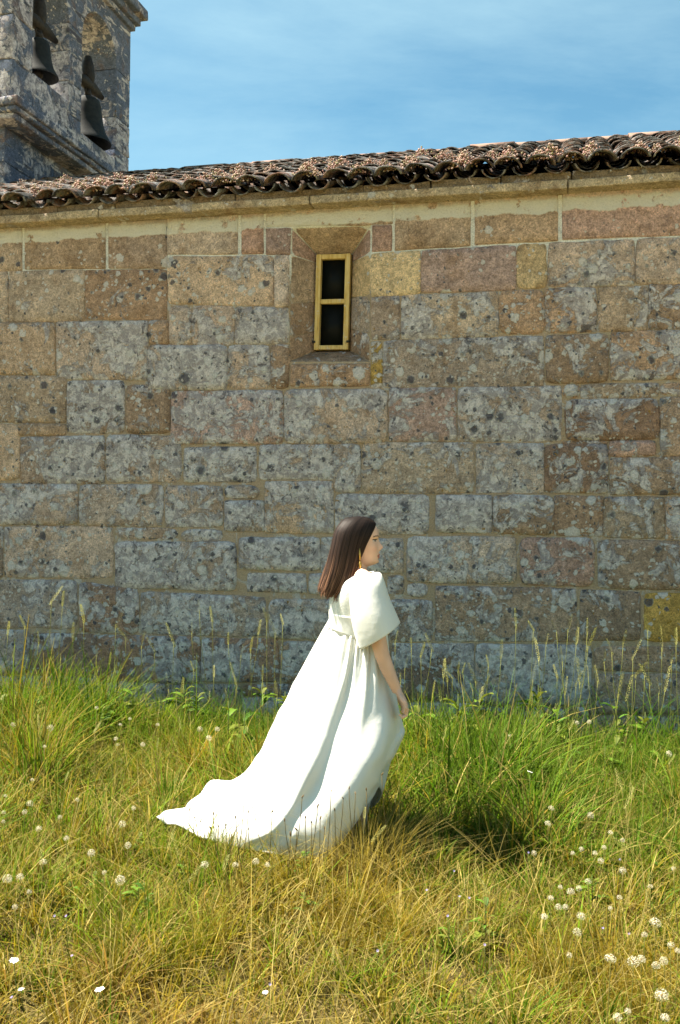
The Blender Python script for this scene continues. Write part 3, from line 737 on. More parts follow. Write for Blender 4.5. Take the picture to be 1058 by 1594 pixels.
def arm(sy, dx=0):
    out = [tube_vf([pw(x + dx, y, d * sy) for x, y, d in [(560, 900, -.10)] + ARM], [.05] + ARM_R, 16, up=U)]
    # palm, edge-on to the camera's left; fingers curl back towards the thigh
    out.append(tube_vf([pw(618 + dx, 1074, -.175 * sy), pw(623 + dx, 1082, -.178 * sy), pw(628 + dx, 1091, -.18 * sy), pw(631 + dx, 1099, -.18 * sy)], [(.018, .021), (.016, .033), (.0155, .040), (.013, .040)], 14, up=U))
    for i, (off, L) in enumerate(((-.031, .95), (-.010, 1.05), (.011, 1.0), (.031, .8))):
        d = -.18 * sy + off
        k = [(629, 1096), (633.5, 1104.5), (632, 1111 + L * 3), (626.5, 1113.5 + L * 3.5), (621.5, 1109.5 + L * 2)]
        out.append(tube_vf([pw(x + dx, y, d * 1.0) for x, y in k], [.0098, .0096, .0088, .008, .0065], 9, up=U))
    # thumb leaves the side of the palm near its base
    out.append(tube_vf([pw(622 + dx, 1083, -.178 * sy - .028), pw(629 + dx, 1093, -.185 * sy - .040), pw(631.5 + dx, 1102, -.185 * sy - .043), pw(629 + dx, 1110, -.18 * sy - .037)], [.0115, .0110, .0098, .0075], 9, up=U))
    return out
parts += arm(1) + arm(-1, -4)
def leg(pts, rad): parts.append(tube_vf([pw(*p) for p in pts], rad, 16, up=U))
leg([(560, 1080, -.085), (564, 1120, -.08), (566, 1165, -.08), (562, 1200, -.08), (556, 1250, -.08), (555, 1305, -.09), (553, 1318, -.09)], [.085, .08, .062, .052, .050, .032, .036])
leg([(553, 1316, -.09), (568, 1322, -.092), (588, 1327, -.094)], [(.032, .03), (.026, .036), (.012, .030)])
leg([(560, 1080, .085), (557, 1120, .09), (548, 1175, .09), (540, 1205, .09), (522, 1250, .09), (505, 1292, .09), (502, 1300, .09)], [.085, .08, .06, .05, .048, .032, .034])
leg([(502, 1300, .09), (510, 1311, .09), (520, 1320, .09)], [(.03, .03), (.024, .034), (.012, .030)])
bv, bf = join(parts)
tmp = obj('tmp', mesh('tmp', bv, bf)); rm = tmp.modifiers.new('r', 'REMESH'); rm.mode = 'VOXEL'; rm.voxel_size = .0034
sm = tmp.modifiers.new('s', 'SMOOTH'); sm.factor = .5; sm.iterations = 2
dg = bpy.context.evaluated_depsgraph_get(); bme = bpy.data.meshes.new_from_object(tmp.evaluated_get(dg)); bpy.data.objects.remove(tmp)
co = np.empty(len(bme.vertices) * 3, np.float32); bme.vertices.foreach_get('co', co); co = co.reshape(-1, 3)
HI = np.array(HM.inverted()); hl = co @ HI[:3, :3].T + HI[:3, 3]
c = np.tile(np.array((0.70, 0.43, 0.31), np.float32), (len(co), 1))
def paint(mask, colr, a=1.0): c[mask] = c[mask] * (1 - a) + np.array(colr) * a
X_, Y_, Z_ = hl.T; ay = np.abs(Y_); front = X_ > .07
for (cz, cy_, sz, sy, colr, a_) in ((.075, .040, .016, .016, (0.66, 0.30, 0.22), .45), (.080, 0, .012, .012, (0.66, 0.32, 0.24), .4), (.010, 0, .02, .03, (0.62, 0.36, 0.26), .3)):
    wgt = (a_ * np.exp(-((Z_ - cz) / sz) ** 2 - ((ay - cy_) / sy) ** 2) * (X_ > .04))[:, None]; c = c * (1 - wgt) + np.array(colr) * wgt
mot = np.array([noise.noise(Vector(v * 30)) for v in co[::1]])[:, None] if len(co) < 400000 else 0
c = c * (1 + .10 * mot)
paint(front & (Z_ > .0305) & (Z_ < .0525) & (ay < .024 - .9 * np.abs(Z_ - .0415)), (0.42, 0.11, 0.09), .85)
paint(front & (np.abs(Z_ - .0418) < .0018) & (ay < .022), (0.15, 0.03, 0.03), .8)
paint(front & (np.abs(Z_ - (.1395 - .25 * np.abs(ay - .033))) < .0034) & (ay > .012) & (ay < .052), (0.045, 0.025, 0.018), .85)
paint(front & (np.abs(Z_ - .1165) < .0042) & (ay > .017) & (ay < .045), (0.55, 0.50, 0.46), .7)
paint(front & (np.abs(Z_ - .1165) < .0042) & (ay > .026) & (ay < .036), (0.03, 0.018, 0.012), .95)
paint(front & (np.abs(Z_ - .1215) < .0022) & (ay > .015) & (ay < .048), (0.03, 0.018, 0.012), .9)
va = bme.color_attributes.new('Col', 'FLOAT_COLOR', 'POINT'); cc = np.ones((len(co), 4), np.float32); cc[:, :3] = c; va.data.foreach_set('color', cc.ravel())
k = M('skin'); cs = k.n('ShaderNodeAttribute', attribute_name='Col').outputs['Color']
k.bsdf(cs, 0.5, 0.35, **{'Subsurface Weight': 0.0, 'Subsurface Radius': (0.012, 0.005, 0.003), 'Subsurface Scale': 0.5})
bme.materials.clear(); bme.materials.append(k.m); bme.polygons.foreach_set('use_smooth', np.ones(len(bme.polygons), dtype=bool))
base = ground_at(575, 1330, 0.0); base = Vector((pw(577, 1330).x, PY, 0))
V2 = co - np.array(base); bme.vertices.foreach_set('co', V2.ravel().astype(np.float32)); bme.update()
person = obj('person', bme, None, base)
tag(person, 'person with long dark hair walking in a white gown with a train', 'person')
def pchild(name, V, Fs, mat, parent=None, cols=None, smooth=True):
    V = np.asarray([tuple(v) for v in V], float) - np.array(base)
    return obj(name, mesh(name, V, Fs, mat, smooth, cols), parent or person)

def satin(name, c, rough, transl):
    k = M(name); p = k.n('ShaderNodeTexCoord').outputs['Object']
    n = k.noise(p, 420, 2, 0.5)
    w = k.noise(p, 9, 5, 0.6)
    nb = k.bump(w, 0.3, 0.012)
    b = k.n('ShaderNodeBsdfPrincipled', {'Base Color': c, 'Roughness': rough, 'Specular IOR Level': 0.35, 'Sheen Weight': 0.25, 'Sheen Roughness': 0.4, 'Normal': nb})
    t = k.n('ShaderNodeBsdfTranslucent', {'Color': (0.85, 0.80, 0.62, 1)})
    m = k.n('ShaderNodeMixShader', {0: transl, 1: b.outputs[0], 2: t.outputs[0]}); k.t.links.new(m.outputs[0], k.out.inputs[0]); return k.m
MAT_SATIN = satin('ivory_satin', (0.74, 0.735, 0.69, 1), 0.42, 0.10)
MAT_SLEEVE = satin('ivory_organza_satin', (0.74, 0.735, 0.69, 1), 0.5, 0.12)
MAT_TULLE = satin('white_tulle', (0.60, 0.58, 0.53, 1), 0.7, 0.3)
MAT_LACE = simple('ivory_lace', (0.64, 0.64, 0.59), (0.74, 0.74, 0.70), 90, 0.7, 0.2, 0.5, 0.006)

dress = empty('gown', (0, 0, 0)); dress.parent = person
def dchild(name, V, Fs, mat, thick=0.004, **kw):
    o = pchild(name, V, Fs, mat, dress, **kw)
    if thick:
        so = o.modifiers.new('thickness', 'SOLIDIFY'); so.thickness = thick; so.offset = 0
    return o
def grid_faces(nr, nc, closed=True):
    Fs = []
    for i in range(nr - 1):
        for j in range(nc if closed else nc - 1):
            j2 = (j + 1) % nc; Fs.append((i * nc + j, i * nc + j2, (i + 1) * nc + j2, (i + 1) * nc + j))
    return Fs
ST = [  # stations round the skirt, waist to hem: (px x, px y, depth)
 [(514, 972, .02), (474, 1035, .03), (433, 1108, .06), (397, 1180, .10), (340, 1238, .12), (243, 1269, .06)],
 [(521, 985, -.06), (490, 1050, -.10), (450, 1130, -.15), (402, 1215, -.2), (352, 1272, -.2), (312, 1303, -.14)],
 [(540, 993, -.115), (524, 1060, -.2), (496, 1150, -.28), (458, 1235, -.34), (418, 1290, -.36), (362, 1318, -.27)],
 [(556, 998, -.13), (545, 1070, -.20), (525, 1150, -.27), (495, 1230, -.33), (455, 1295, -.36), (420, 1327, -.34)],
 [(572, 1000, -.13), (572, 1070, -.22), (562, 1150, -.30), (545, 1220, -.36), (515, 1285, -.38), (485, 1337, -.36)],
 [(590, 1000, -.10), (597, 1060, -.16), (604, 1115, -.22), (602, 1165, -.25), (588, 1215, -.27), (540, 1303, -.29)],
 [(602, 998, 0), (610, 1050, -.02), (620, 1100, -.02), (626, 1128, -.02), (622, 1152, -.04), (590, 1226, -.08)],
 [(590, 990, .1), (595, 1050, .17), (592, 1105, .20), (582, 1160, .22), (568, 1212, .20), (560, 1262, .18)],
 [(560, 982, .13), (540, 1050, .22), (505, 1120, .3), (460, 1185, .35), (420, 1222, .38), (385, 1235, .4)],
 [(532, 975, .09), (495, 1040, .18), (455, 1110, .26), (415, 1170, .33), (372, 1206, .4), (334, 1218, .42)],
 [(520, 972, .05), (478, 1035, .1), (438, 1106, .16), (403, 1175, .22), (345, 1220, .26), (306, 1234, .27)]]
ST = [[(s[0][0], s[0][1] - 7, s[0][2])] + s[1:] for s in ST]
def between(a, b, hem_):
    r_ = [tuple((p + q) / 2 for p, q in zip(u, v)) for u, v in zip(a, b)]; r_[-1] = hem_; r_[-2] = tuple(.75 * p + .25 * q for p, q in zip(r_[-2], hem_)); return r_
ST = [ST[0], between(ST[0], ST[1], (276, 1284, -.03))] + ST[1:] + [between(ST[-1], ST[0], (280, 1257, .17))]
CT = np.array([[tuple(pw(*p)) for p in s] for s in ST])            # stations x rows x 3
NA, NR = 300, 80
CT = np.array([catmull(CT[:, r], NA, True) for r in range(CT.shape[1])])   # rows x NA x 3
CT = np.array([catmull(CT[:, a], NR) for a in range(NA)]).transpose(1, 0, 2)  # NR x NA x 3
th = np.linspace(0, 2 * np.pi, NA, endpoint=False)[None, :]; tt = np.linspace(0, 1, NR)[:, None]
dA = np.roll(CT, -1, 1) - np.roll(CT, 1, 1); dR = np.gradient(CT, axis=0); NN = np.cross(dA, dR); NN /= np.linalg.norm(NN, axis=2, keepdims=True) + 1e-9
cen = CT.mean(1, keepdims=True)
if ((CT - cen) * NN).sum() < 0: NN = -NN
crease = lambda x, p: (1 - np.abs(np.sin(x))) ** p
env = np.clip(tt * 1.6, 0, 1)
ridge = lambda t0, w: np.exp(-np.sqrt(((th - t0 + np.pi) % (2 * np.pi) - np.pi) ** 2 + .0016) / w)
fold = env * (.019 * ridge(1.92 + .08 * tt, .28) + .018 * ridge(1.09 - .1 * tt, .25) * (1 - .7 * tt) + .014 * ridge(1.516, .14) * tt + .018 * ridge(3.78, .25) + .018 * ridge(4.54, .2) * (1 - .6 * tt))
fold += .026 * np.exp(-((th - 2.557) / .33) ** 2) * np.clip((tt - .35) / .4, 0, 1) + .004 * tt * np.sin(9 * th + 2.2 * tt + .6)
fold += .0045 * np.exp(-((tt - .03) / .08) ** 2) * np.sin(30 * th + 4 * np.sin(3 * th)) + .006 * np.exp(-((tt - .12) / .14) ** 2) * np.sin(19 * th + 1)
fold += .010 * tt * np.sin(5 * th + 9 * tt) * np.sin(7 * tt)
fold += .009 * np.clip((tt - .86) / .14, 0, 1) * np.sin(12 * th + 3 * np.sin(2 * th))
wr = np.array([[noise.noise(Vector((CT[i, j, 0] * 7, CT[i, j, 1] * 7, CT[i, j, 2] * 5))) * .009 + (1 - abs(noise.noise(Vector((CT[i, j, 0] * 3.1 + 5, CT[i, j, 1] * 3, CT[i, j, 2] * 4.5 + CT[i, j, 0] * 4)))) * 2.2) * .013 for j in range(NA)] for i in range(NR)])
SK = CT + NN * (fold - .02 * env + wr * env)[..., None]
dchild('skirt', SK.reshape(-1, 3), np.array(grid_faces(NR, NA)), MAT_SATIN, .005)
def rings(rs_, n=48, sub=24, amp=0.0, k=9, ph=0.0):
    """rings: (left px, right px, centre depth, half depth); an elliptical loft"""
    P = np.array([[*a, *b, c, d] for a, b, c, d in rs_], float); P = catmull(P, sub); out = []
    for i, (lx, ly, rx, ry, c, d) in enumerate(P):
        L, Rr = np.array(pw(lx, ly, c)), np.array(pw(rx, ry, c)); m = (L + Rr) / 2
        for j in range(n):
            a = 2 * math.pi * j / n; f = 1 + amp * (i / sub) * math.sin(k * a + ph)
            out.append(m + (Rr - L) / 2 * math.cos(a) * f + np.array((0, d * math.sin(a) * f, 0)))
    return out, grid_faces(sub, n)
V, Fs = rings([((536, 896), (580, 892), 0, .12), ((524, 908), (588, 903), 0, .155), ((514, 930), (596, 925), 0, .152), ((512, 950), (600, 948), 0, .142), ((513, 972), (602, 975), 0, .134), ((514, 980), (603, 1002), 0, .134)], 64, 30)
dchild('bodice', V, Fs, MAT_LACE, .004)
V, Fs = rings([((512, 953), (600, 960), 0, .144), ((512.3, 963), (602, 978), 0, .139), ((513, 977), (604, 1004), 0, .138)], 64, 12)
dchild('waistband', V, Fs, MAT_SATIN, .004)
V, Fs = rings([((552, 899), (586, 890), 0, .145), ((545, 903), (588, 893), 0, .150), ((540, 915), (590, 905), 0, .150), ((545, 930), (592, 925), 0, .148), ((546, 955), (598, 950), 0, .150)], 48, 16)
dchild('shoulder_panel', [v for v in V], Fs, MAT_SATIN, .004)
SL_R = [((563, 896), (588, 891), -.135, .012), ((552, 899), (593, 894), -.15, .05), ((546, 910), (598, 907), -.165, .078), ((545, 935), (605, 930), -.175, .095), ((548, 965), (613, 949), -.18, .108), ((554, 990), (618, 961), -.18, .114), ((561, 1009), (621.5, 970), -.18, .116)]
V, Fs = rings(SL_R, 72, 40, .035, 4, .8); dchild('sleeve', V, Fs, MAT_SLEEVE, .004)
V, Fs = rings([((a[0] - 4, a[1]), (b[0] - 6, b[1]), -c_, d_) for a, b, c_, d_ in SL_R], 72, 40, .035, 4, 2.8); dchild('sleeve', V, Fs, MAT_SLEEVE, .004)
V, Fs = rings([((528, 1130), (598, 1130), 0, .15), ((515, 1200), (587, 1200), 0, .15), ((500, 1270), (571, 1265), 0, .15), ((492, 1330), (562, 1330), 0, .15)], 160, 20, .07, 26)
dchild('underskirt', V, Fs, MAT_TULLE, .002)

# hair: guide curves from the parting to the ends, near side, back, far side
G = [[(580, 810, -.012), (584, 818, -.040), (577, 834, -.070), (569, 850, -.081), (562, 868, -.086), (554, 888, -.092), (545, 910, -.094), (535, 928, -.090)],
     [(572, 806, -.006), (566, 812, -.056), (557, 830, -.083), (551, 850, -.091), (546, 870, -.098), (540, 890, -.104), (532, 912, -.106), (522, 930, -.10)],
     [(562, 804.5, 0), (544, 809, -.045), (530, 826, -.075), (524, 850, -.085), (519, 872, -.088), (514, 892, -.088), (509, 912, -.085), (507, 924, -.08)],
     [(556, 804.5, .004), (535, 809, .0), (521, 828, .0), (516, 850, .0), (510, 873, .0), (504, 893, .0), (499, 910, .0), (497, 918, .0)]]
G = G + [[(x, y, -d) for x, y, d in g] for g in G[-2::-1]]
GC = np.array([[tuple(pw(*p)) for p in g] for g in G])
def hair_grid(na, nt):
    q = np.array([catmull(GC[:, r], na) for r in range(GC.shape[1])]); return np.array([catmull(q[:, a], nt) for a in range(na)])   # na x nt x 3
HG = hair_grid(120, 60)
hc = HG.mean(axis=(0, 1))
aa, tq = np.meshgrid(np.arange(120), np.linspace(0, 1, 60), indexing='ij')
lock = np.array([[1.3 * noise.noise(Vector((a * .13, t * 1.1, 3))) + .9 * noise.noise(Vector((a * .37, t * 1.5, 9))) + .4 * noise.noise(Vector((a * .9, t * 2, 17))) for t in np.linspace(0, 1, 60)] for a in range(120)])
HG = HG + (HG - hc) * (lock * .045 * np.clip(tq * 1.6 - .25, 0, 1))[..., None]
HG[:, :, 0] += .006 * np.sin(tq * 9 + aa * .07) * np.clip(tq - .45, 0, 1) * 2
HG[:, :, 2] += (np.clip(tq - .8, 0, 1) * 5 * .010 * np.sin(aa * .8 + 2 * np.sin(aa * .31)))
hc = HG.mean(axis=(0, 1))
def hair_cols(t, jit):
    a = np.array((0.012, 0.009, 0.008)); b = np.array((0.038, 0.021, 0.015)); d = np.array((0.135, 0.068, 0.040))
    t = np.clip(t, 0, 1); c1 = np.where(t < .5, t / .5, 1.0)[..., None]; c2 = np.where(t > .5, (t - .5) / .5, 0.0)[..., None]
    return (a * (1 - c1) + b * c1) * (1 - c2) + d * c2 * jit + 0 * a
tg = np.tile(np.linspace(0, 1, 60)[None, :], (120, 1))
inner = HG + (hc - HG) * 0.07
Fs = []
for i in range(119):
    for j in range(59): Fs.append((i * 60 + j, (i + 1) * 60 + j, (i + 1) * 60 + j + 1, i * 60 + j + 1))
kh = M('hair'); ch = kh.n('ShaderNodeAttribute', attribute_name='Col').outputs['Color']; kh.bsdf(ch, 0.55, 0.14); MAT_HAIR = kh.m
inner = inner[:, :55]; Fs = [(i * 55 + j, (i + 1) * 55 + j, (i + 1) * 55 + j + 1, i * 55 + j + 1) for i in range(119) for j in range(54)]
kc = M('hair_under'); kc.bsdf(kc.n('ShaderNodeAttribute', attribute_name='Col').outputs['Color'], 0.95, 0.03)
cap = pchild('hair', inner.reshape(-1, 3), Fs, kc.m, None, hair_cols(tg[:, :55], 0.4).reshape(-1, 3))
sd = cap.modifiers.new('thickness', 'SOLIDIFY'); sd.thickness = .012; sd.offset = -1
NS, NT = 5200, 22
sv, sf, scx = [], [], []
av = rng.uniform(0, 119, NS); L0 = rng.uniform(.0, .05, NS); L1 = np.clip(1.0 - np.abs(rng.normal(0, .05, NS)), .78, 1.0); of = np.where(rng.random(NS) < .09, rng.uniform(.03, .10, NS), rng.uniform(-.03, .04, NS)); jt = rng.choice([.12, .4, .9, 1.7, 2.8], NS, p=[.28, .24, .2, .17, .11])
dr = rng.normal(0, 2.5, NS)
for s_ in range(NS):
    ts = np.linspace(L0[s_], L1[s_], NT); a_ = np.clip(av[s_] + dr[s_] * ts ** 2, 0, 118.9); i0 = a_.astype(int); fa = (a_ - i0)[:, None]
    tj = np.clip(ts * 59, 0, 58.99); j0 = tj.astype(int); fj = (tj - j0)[:, None]
    P = (HG[i0, j0] * (1 - fj) + HG[i0, j0 + 1] * fj) * (1 - fa) + (HG[i0 + 1, j0] * (1 - fj) + HG[i0 + 1, j0 + 1] * fj) * fa
    P = P + (P - hc) * (of[s_] * np.linspace(.2, 1, NT))[:, None]
    tn = np.gradient(P, axis=0); side = np.cross(tn, P - hc); side /= np.linalg.norm(side, axis=1, keepdims=True) + 1e-9
    wd = (.0015 * np.sin(np.linspace(.5, math.pi * .97, NT)) ** .5)[:, None]
    o = len(sv); sv += [tuple(x) for x in np.concatenate([P - side * wd, P + side * wd])]
    sf += [(o + i, o + i + 1, o + NT + i + 1, o + NT + i) for i in range(NT - 1)]
    cl = hair_cols(ts, jt[s_]) * (0.45 + 1.2 * ((s_ * 7919) % 97) / 97); scx.append(np.concatenate([cl, cl]))
pchild('hair_strands', sv, sf, MAT_HAIR, cap, np.concatenate(scx))
MAT_GOLD = M('gold'); MAT_GOLD.bsdf((0.55, 0.33, 0.09), 0.45, 0.5, Metallic=1.0); MAT_GOLD = MAT_GOLD.m
V, Fs = join([tube_vf([pw(559.5, 853, -.092), pw(559.8, 862, -.098), pw(560, 872, -.102)], [.002, .005, .003], 8, up=U), tube_vf([pw(560, 872, -.102), pw(560.3, 877, -.103), pw(560.5, 883, -.103), pw(560.5, 886, -.103)], [.002, .0075, .007, .002], 10, up=U)])
pchild('earring', V, Fs, MAT_GOLD)

# ------------------------------------------------------------------ grass
MAT_GRASS = vcol_material('grass_blades', 0.6, 0.40, 0.08)
def blades(name, P, h, w, az, lean, curve, col, segs=4, mat=MAT_GRASS, tip=None, zs=0.0):
    N = len(P); t = np.linspace(0, 1, segs + 1)[None, :]
    dx, dy = np.cos(az)[:, None], np.sin(az)[:, None]
    out = h[:, None] * (lean[:, None] * t + curve[:, None] * t ** 2)
    z = h[:, None] * (t - .45 * curve[:, None] * t ** 2.2) * np.sqrt(np.clip(1 - .5 * lean[:, None] ** 2, .1, 1)) + zs
    x = P[:, :1] + dx * out; y = P[:, 1:2] + dy * out
    ps = az + rng.uniform(.6, 2.5, N); wx, wy = np.cos(ps)[:, None], np.sin(ps)[:, None]
    ww = w[:, None] * np.clip(1.02 - t, .06, 1) ** .6 / 2
    A = np.stack([x - wx * ww, y - wy * ww, z], -1); B = np.stack([x + wx * ww, y + wy * ww, z], -1)
    V = np.concatenate([A, B], 1).reshape(-1, 3); k = 2 * (segs + 1)
    i = (np.arange(N) * k)[:, None] + np.arange(segs)[None, :]
    Fq = np.stack([i, i + segs + 1, i + segs + 2, i + 1], -1).reshape(-1, 4)
    c = np.repeat(col[:, None, :], k, 1)
    if tip is not None:
        tw = np.concatenate([t, t], 1)[..., None] ** 2; c = c * (1 - tw * tip[1]) + tip[0] * tw * tip[1]
    return obj(name, mesh(name, V, Fq, mat, False, c.reshape(-1, 3)))
def fbm(x, y, s, seed):
    r2 = np.random.default_rng(seed); out = np.zeros_like(x)
    for o in range(5):
        a = r2.uniform(0, 2 * np.pi); f = s * 1.7 ** o
        out += np.sin(f * (x * np.cos(a) + y * np.sin(a)) + r2.uniform(0, 6) + 1.3 * np.sin(f * .7 * (x * np.sin(a) - y * np.cos(a)) + r2.uniform(0, 6))) / 1.35 ** o
    return out / 2.6
def scatter(n, ymin=2.5, ymax=7.35, mx=.7, near=1.0):
    P = np.empty((0, 2))
    while len(P) < n:
        y = ymin + (ymax - ymin) * rng.random(n) ** near; x = rng.uniform(-1, 1, n) * (.36 * 7.4 + mx)
        ok = (np.abs(x) < .36 * y + mx) & (y < 7.25 - .236 * x - .05)
        P = np.concatenate([P, np.stack([x, y], 1)[ok]])
    return P[:n]
# train and skirt footprint: grass under the cloth is pressed down
hem = SK[-1][:, :2]; HC = hem.mean(0)
def inside(P, poly):
    x, y = P[:, 0], P[:, 1]; r_ = np.zeros(len(P), bool); n = len(poly)
    for i in range(n):
        x1, y1 = poly[i]; x2, y2 = poly[i - 1]
        c_ = ((y1 > y) != (y2 > y)) & (x < (x2 - x1) * (y - y1) / (y2 - y1 + 1e-12) + x1); r_ ^= c_
    return r_
foot = hem[::6] + (hem[::6] - HC) * 0.03
def walld(P): return (7.25 - .236 * P[:, 0]) - P[:, 1]        # distance in front of the wall
PAL = {k_: np.array(v) for k_, v in dict(green=(0.046, 0.122, 0.003), lime=(0.115, 0.20, 0.004), olive=(0.145, 0.15, 0.007), gold=(0.235, 0.168, 0.014), straw=(0.375, 0.295, 0.09), rust=(0.20, 0.11, 0.03)).items()}
def colour(P, bias=0.0):
    d = walld(P); g = 1.46 - d * .31 + .62 * fbm(P[:, 0], P[:, 1], 1.9, 3) + bias + rng.normal(0, .30, len(P)) + .22 * np.clip(P[:, 0], -1, 1) * (d < 2.2)
    keys = [-.9, -.35, .05, .45, .8, 1.2]; cols_ = np.stack([PAL[k_] for k_ in ('rust', 'gold', 'gold', 'olive', 'lime', 'green')])
    c = np.stack([np.interp(g, keys, cols_[:, i]) for i in range(3)], 1)
    st = rng.random(len(P)) < np.interp(d, [0, 1.2, 2.5, 4.5], [.05, .08, .15, .22]); c[st] = PAL['straw'] * rng.uniform(.6, 1.1, (st.sum(), 1))
    return c * rng.uniform(.65, 1.3, (len(P), 1))
def clumps(nc, per, ymin, ymax, sig=.04, near=.85, mx=.7):
    C_ = scatter(nc, ymin, ymax, mx, near); i = np.repeat(np.arange(nc), per); N = len(i)
    a = rng.uniform(0, 6.283, N); d = np.abs(rng.normal(0, sig, N)) * (.6 + .8 * rng.random(nc))[i]
    P = C_[i] + np.stack([d * np.cos(a), d * np.sin(a)], 1)
    ok = walld(P) > .04
    return P[ok], i[ok], a[ok], d[ok] / sig
def tussocks(name, nc, per, hfun, wlo, whi, label, bias=0.0, ymin=2.5, ymax=7.35, sig=.04, near=.85, keep=None):
    P, i, a, rad = clumps(nc, per, ymin, ymax, sig, near)
    if keep is not None:
        m_ = keep(P); P, i, a, rad = P[m_], i[m_], a[m_], rad[m_]
    N = len(P); hs = rng.uniform(.55, 1.45, nc)[i]; cs_ = rng.normal(0, .42, nc)[i]; cb = rng.uniform(.7, 1.25, nc)[i]; wind = rng.normal(0, .12, nc)[i]
    ins = inside(P, foot); h = hfun(P) * hs * rng.uniform(.55, 1.15, N) * (1.1 - .15 * np.clip(rad, 0, 2)); h[ins] = np.minimum(h[ins] * .5, .10 * rng.uniform(.5, 1, ins.sum()))
    o = blades(name, P, h, rng.uniform(wlo, whi, N) * np.interp(walld(P), [0, 2, 3], [1.4, 1.25, .9]), a + rng.normal(0, .5, N), np.abs(.06 + .16 * rad + wind + rng.normal(0, .10, N)), np.abs(rng.normal(.35, .35, N)).clip(0, 1.3), colour(P, bias + cs_) * cb[:, None], 5, tip=(PAL['straw'], .18))
    tag(o, label, 'grass', kind='stuff'); return o
def grass(name, n, hfun, wlo, whi, label, bias=0.0, ymin=2.5, ymax=7.35, mx=.7, near=.85, keep=None, lean=.28, curve=.5, segs=4):
    P = scatter(n, ymin, ymax, mx, near)
    if keep is not None: P = P[keep(P)]
    ins = inside(P, foot); N = len(P)
    h = hfun(P) * rng.uniform(.5, 1.25, N); h[ins] = np.minimum(h[ins] * .5, .10 * rng.uniform(.5, 1, ins.sum()))
    o = blades(name, P, h, rng.uniform(wlo, whi, N), rng.uniform(0, 6.283, N), np.abs(rng.normal(0, lean, N)), np.abs(rng.normal(0, curve, N)).clip(0, 1.3), colour(P, bias), segs, tip=(PAL['straw'], .22))
    tag(o, label, 'grass', kind='stuff'); return o
def hmain(P):
    d = walld(P); f = fbm(P[:, 0], P[:, 1], 2.3, 11)
    h = np.interp(d, [0, .25, 1.2, 2.0, 2.8, 4.5], [.30, .42, .40, .30, .20, .15]) * (1 + .42 * f)
    return h * np.where((P[:, 0] > .15) & (d < 2), 1.12, .92)
def htall(P):
    d = walld(P); f = fbm(P[:, 0], P[:, 1] * .6, 2.6, 31)
    return np.interp(d, [0, .5, 1.3, 2.0, 2.8, 4.6], [.19, .28, .36, .29, .21, .17]) * (1 + .65 * f) * np.where(P[:, 0] < -1.6, 1.3, np.where(P[:, 0] > .2, .98, .85))
grass('meadow_grass', 34000, lambda P: hmain(P) * .75, .0026, .0065, 'short dense meadow grass filling the ground between the tussocks')
tussocks('tussock_grass', 2300, 28, htall, .0040, .0115, 'meadow tussocks, tall and green by the wall, yellowing towards the open')
grass('dry_grass', 26000, lambda P: .17 * (1 + .5 * fbm(P[:, 0], P[:, 1], 3.1, 23)), .0013, .0028, 'fine dry golden grass covering the open foreground meadow', bias=-.85, ymax=6.0, near=.8, lean=.55, curve=.7, keep=lambda P: (walld(P) > 1.2) & (fbm(P[:, 0], P[:, 1], 1.6, 77) + .3 * P[:, 0] > -.25))
# loose taller blades along the wall
P = scatter(1000, 5.6, 7.3, .7, 1.0); P = P[(walld(P) < 1.0) & ~inside(P, foot)]; N_ = len(P)
o = blades('tall_grass', P, rng.uniform(.35, .8, N_) * (1 + .3 * fbm(P[:, 0], P[:, 1], 2.0, 5)), rng.uniform(.004, .008, N_), rng.uniform(0, 6.283, N_), np.abs(rng.normal(0, .2, N_)), rng.uniform(.1, .9, N_), colour(P, .1) * 1.15, 6)
tag(o, 'loose tall green blades rising above the grass along the wall', 'grass', kind='stuff')
# straw lying flat
Np = 6000; P = scatter(Np, 2.5, 6.6, .7, .8)
P = P[~inside(P, foot)]; Np = len(P)
o = blades('fallen_straw', P, rng.uniform(.12, .42, Np), rng.uniform(.0015, .0035, Np), rng.uniform(0, 6.283, Np), rng.uniform(.7, 1.2, Np), rng.uniform(-.2, .6, Np), PAL['straw'] * rng.uniform(.45, 1.1, (Np, 1)), 5, zs=.03)
tag(o, 'pale fallen straw lying tangled in the grass', 'straw', kind='stuff')
# blades standing in front of the hem
hn = hem[hem[:, 1] < np.median(hem[:, 1])]; ix = rng.integers(0, len(hn), 1500); P = hn[ix] + np.stack([rng.normal(0, .05, 1500), -rng.uniform(.01, .22, 1500)], 1)
P = P[~inside(P, hem[::4])]; N_ = len(P)
o = blades('hem_grass', P, rng.uniform(.10, .27, N_), rng.uniform(.002, .0048, N_), rng.uniform(0, 6.283, N_), np.abs(rng.normal(0, .25, N_)), rng.uniform(.1, .9, N_), colour(P, -.1), 5)
tag(o, 'thin grass blades crossing the hem of the white train', 'grass', kind='stuff')
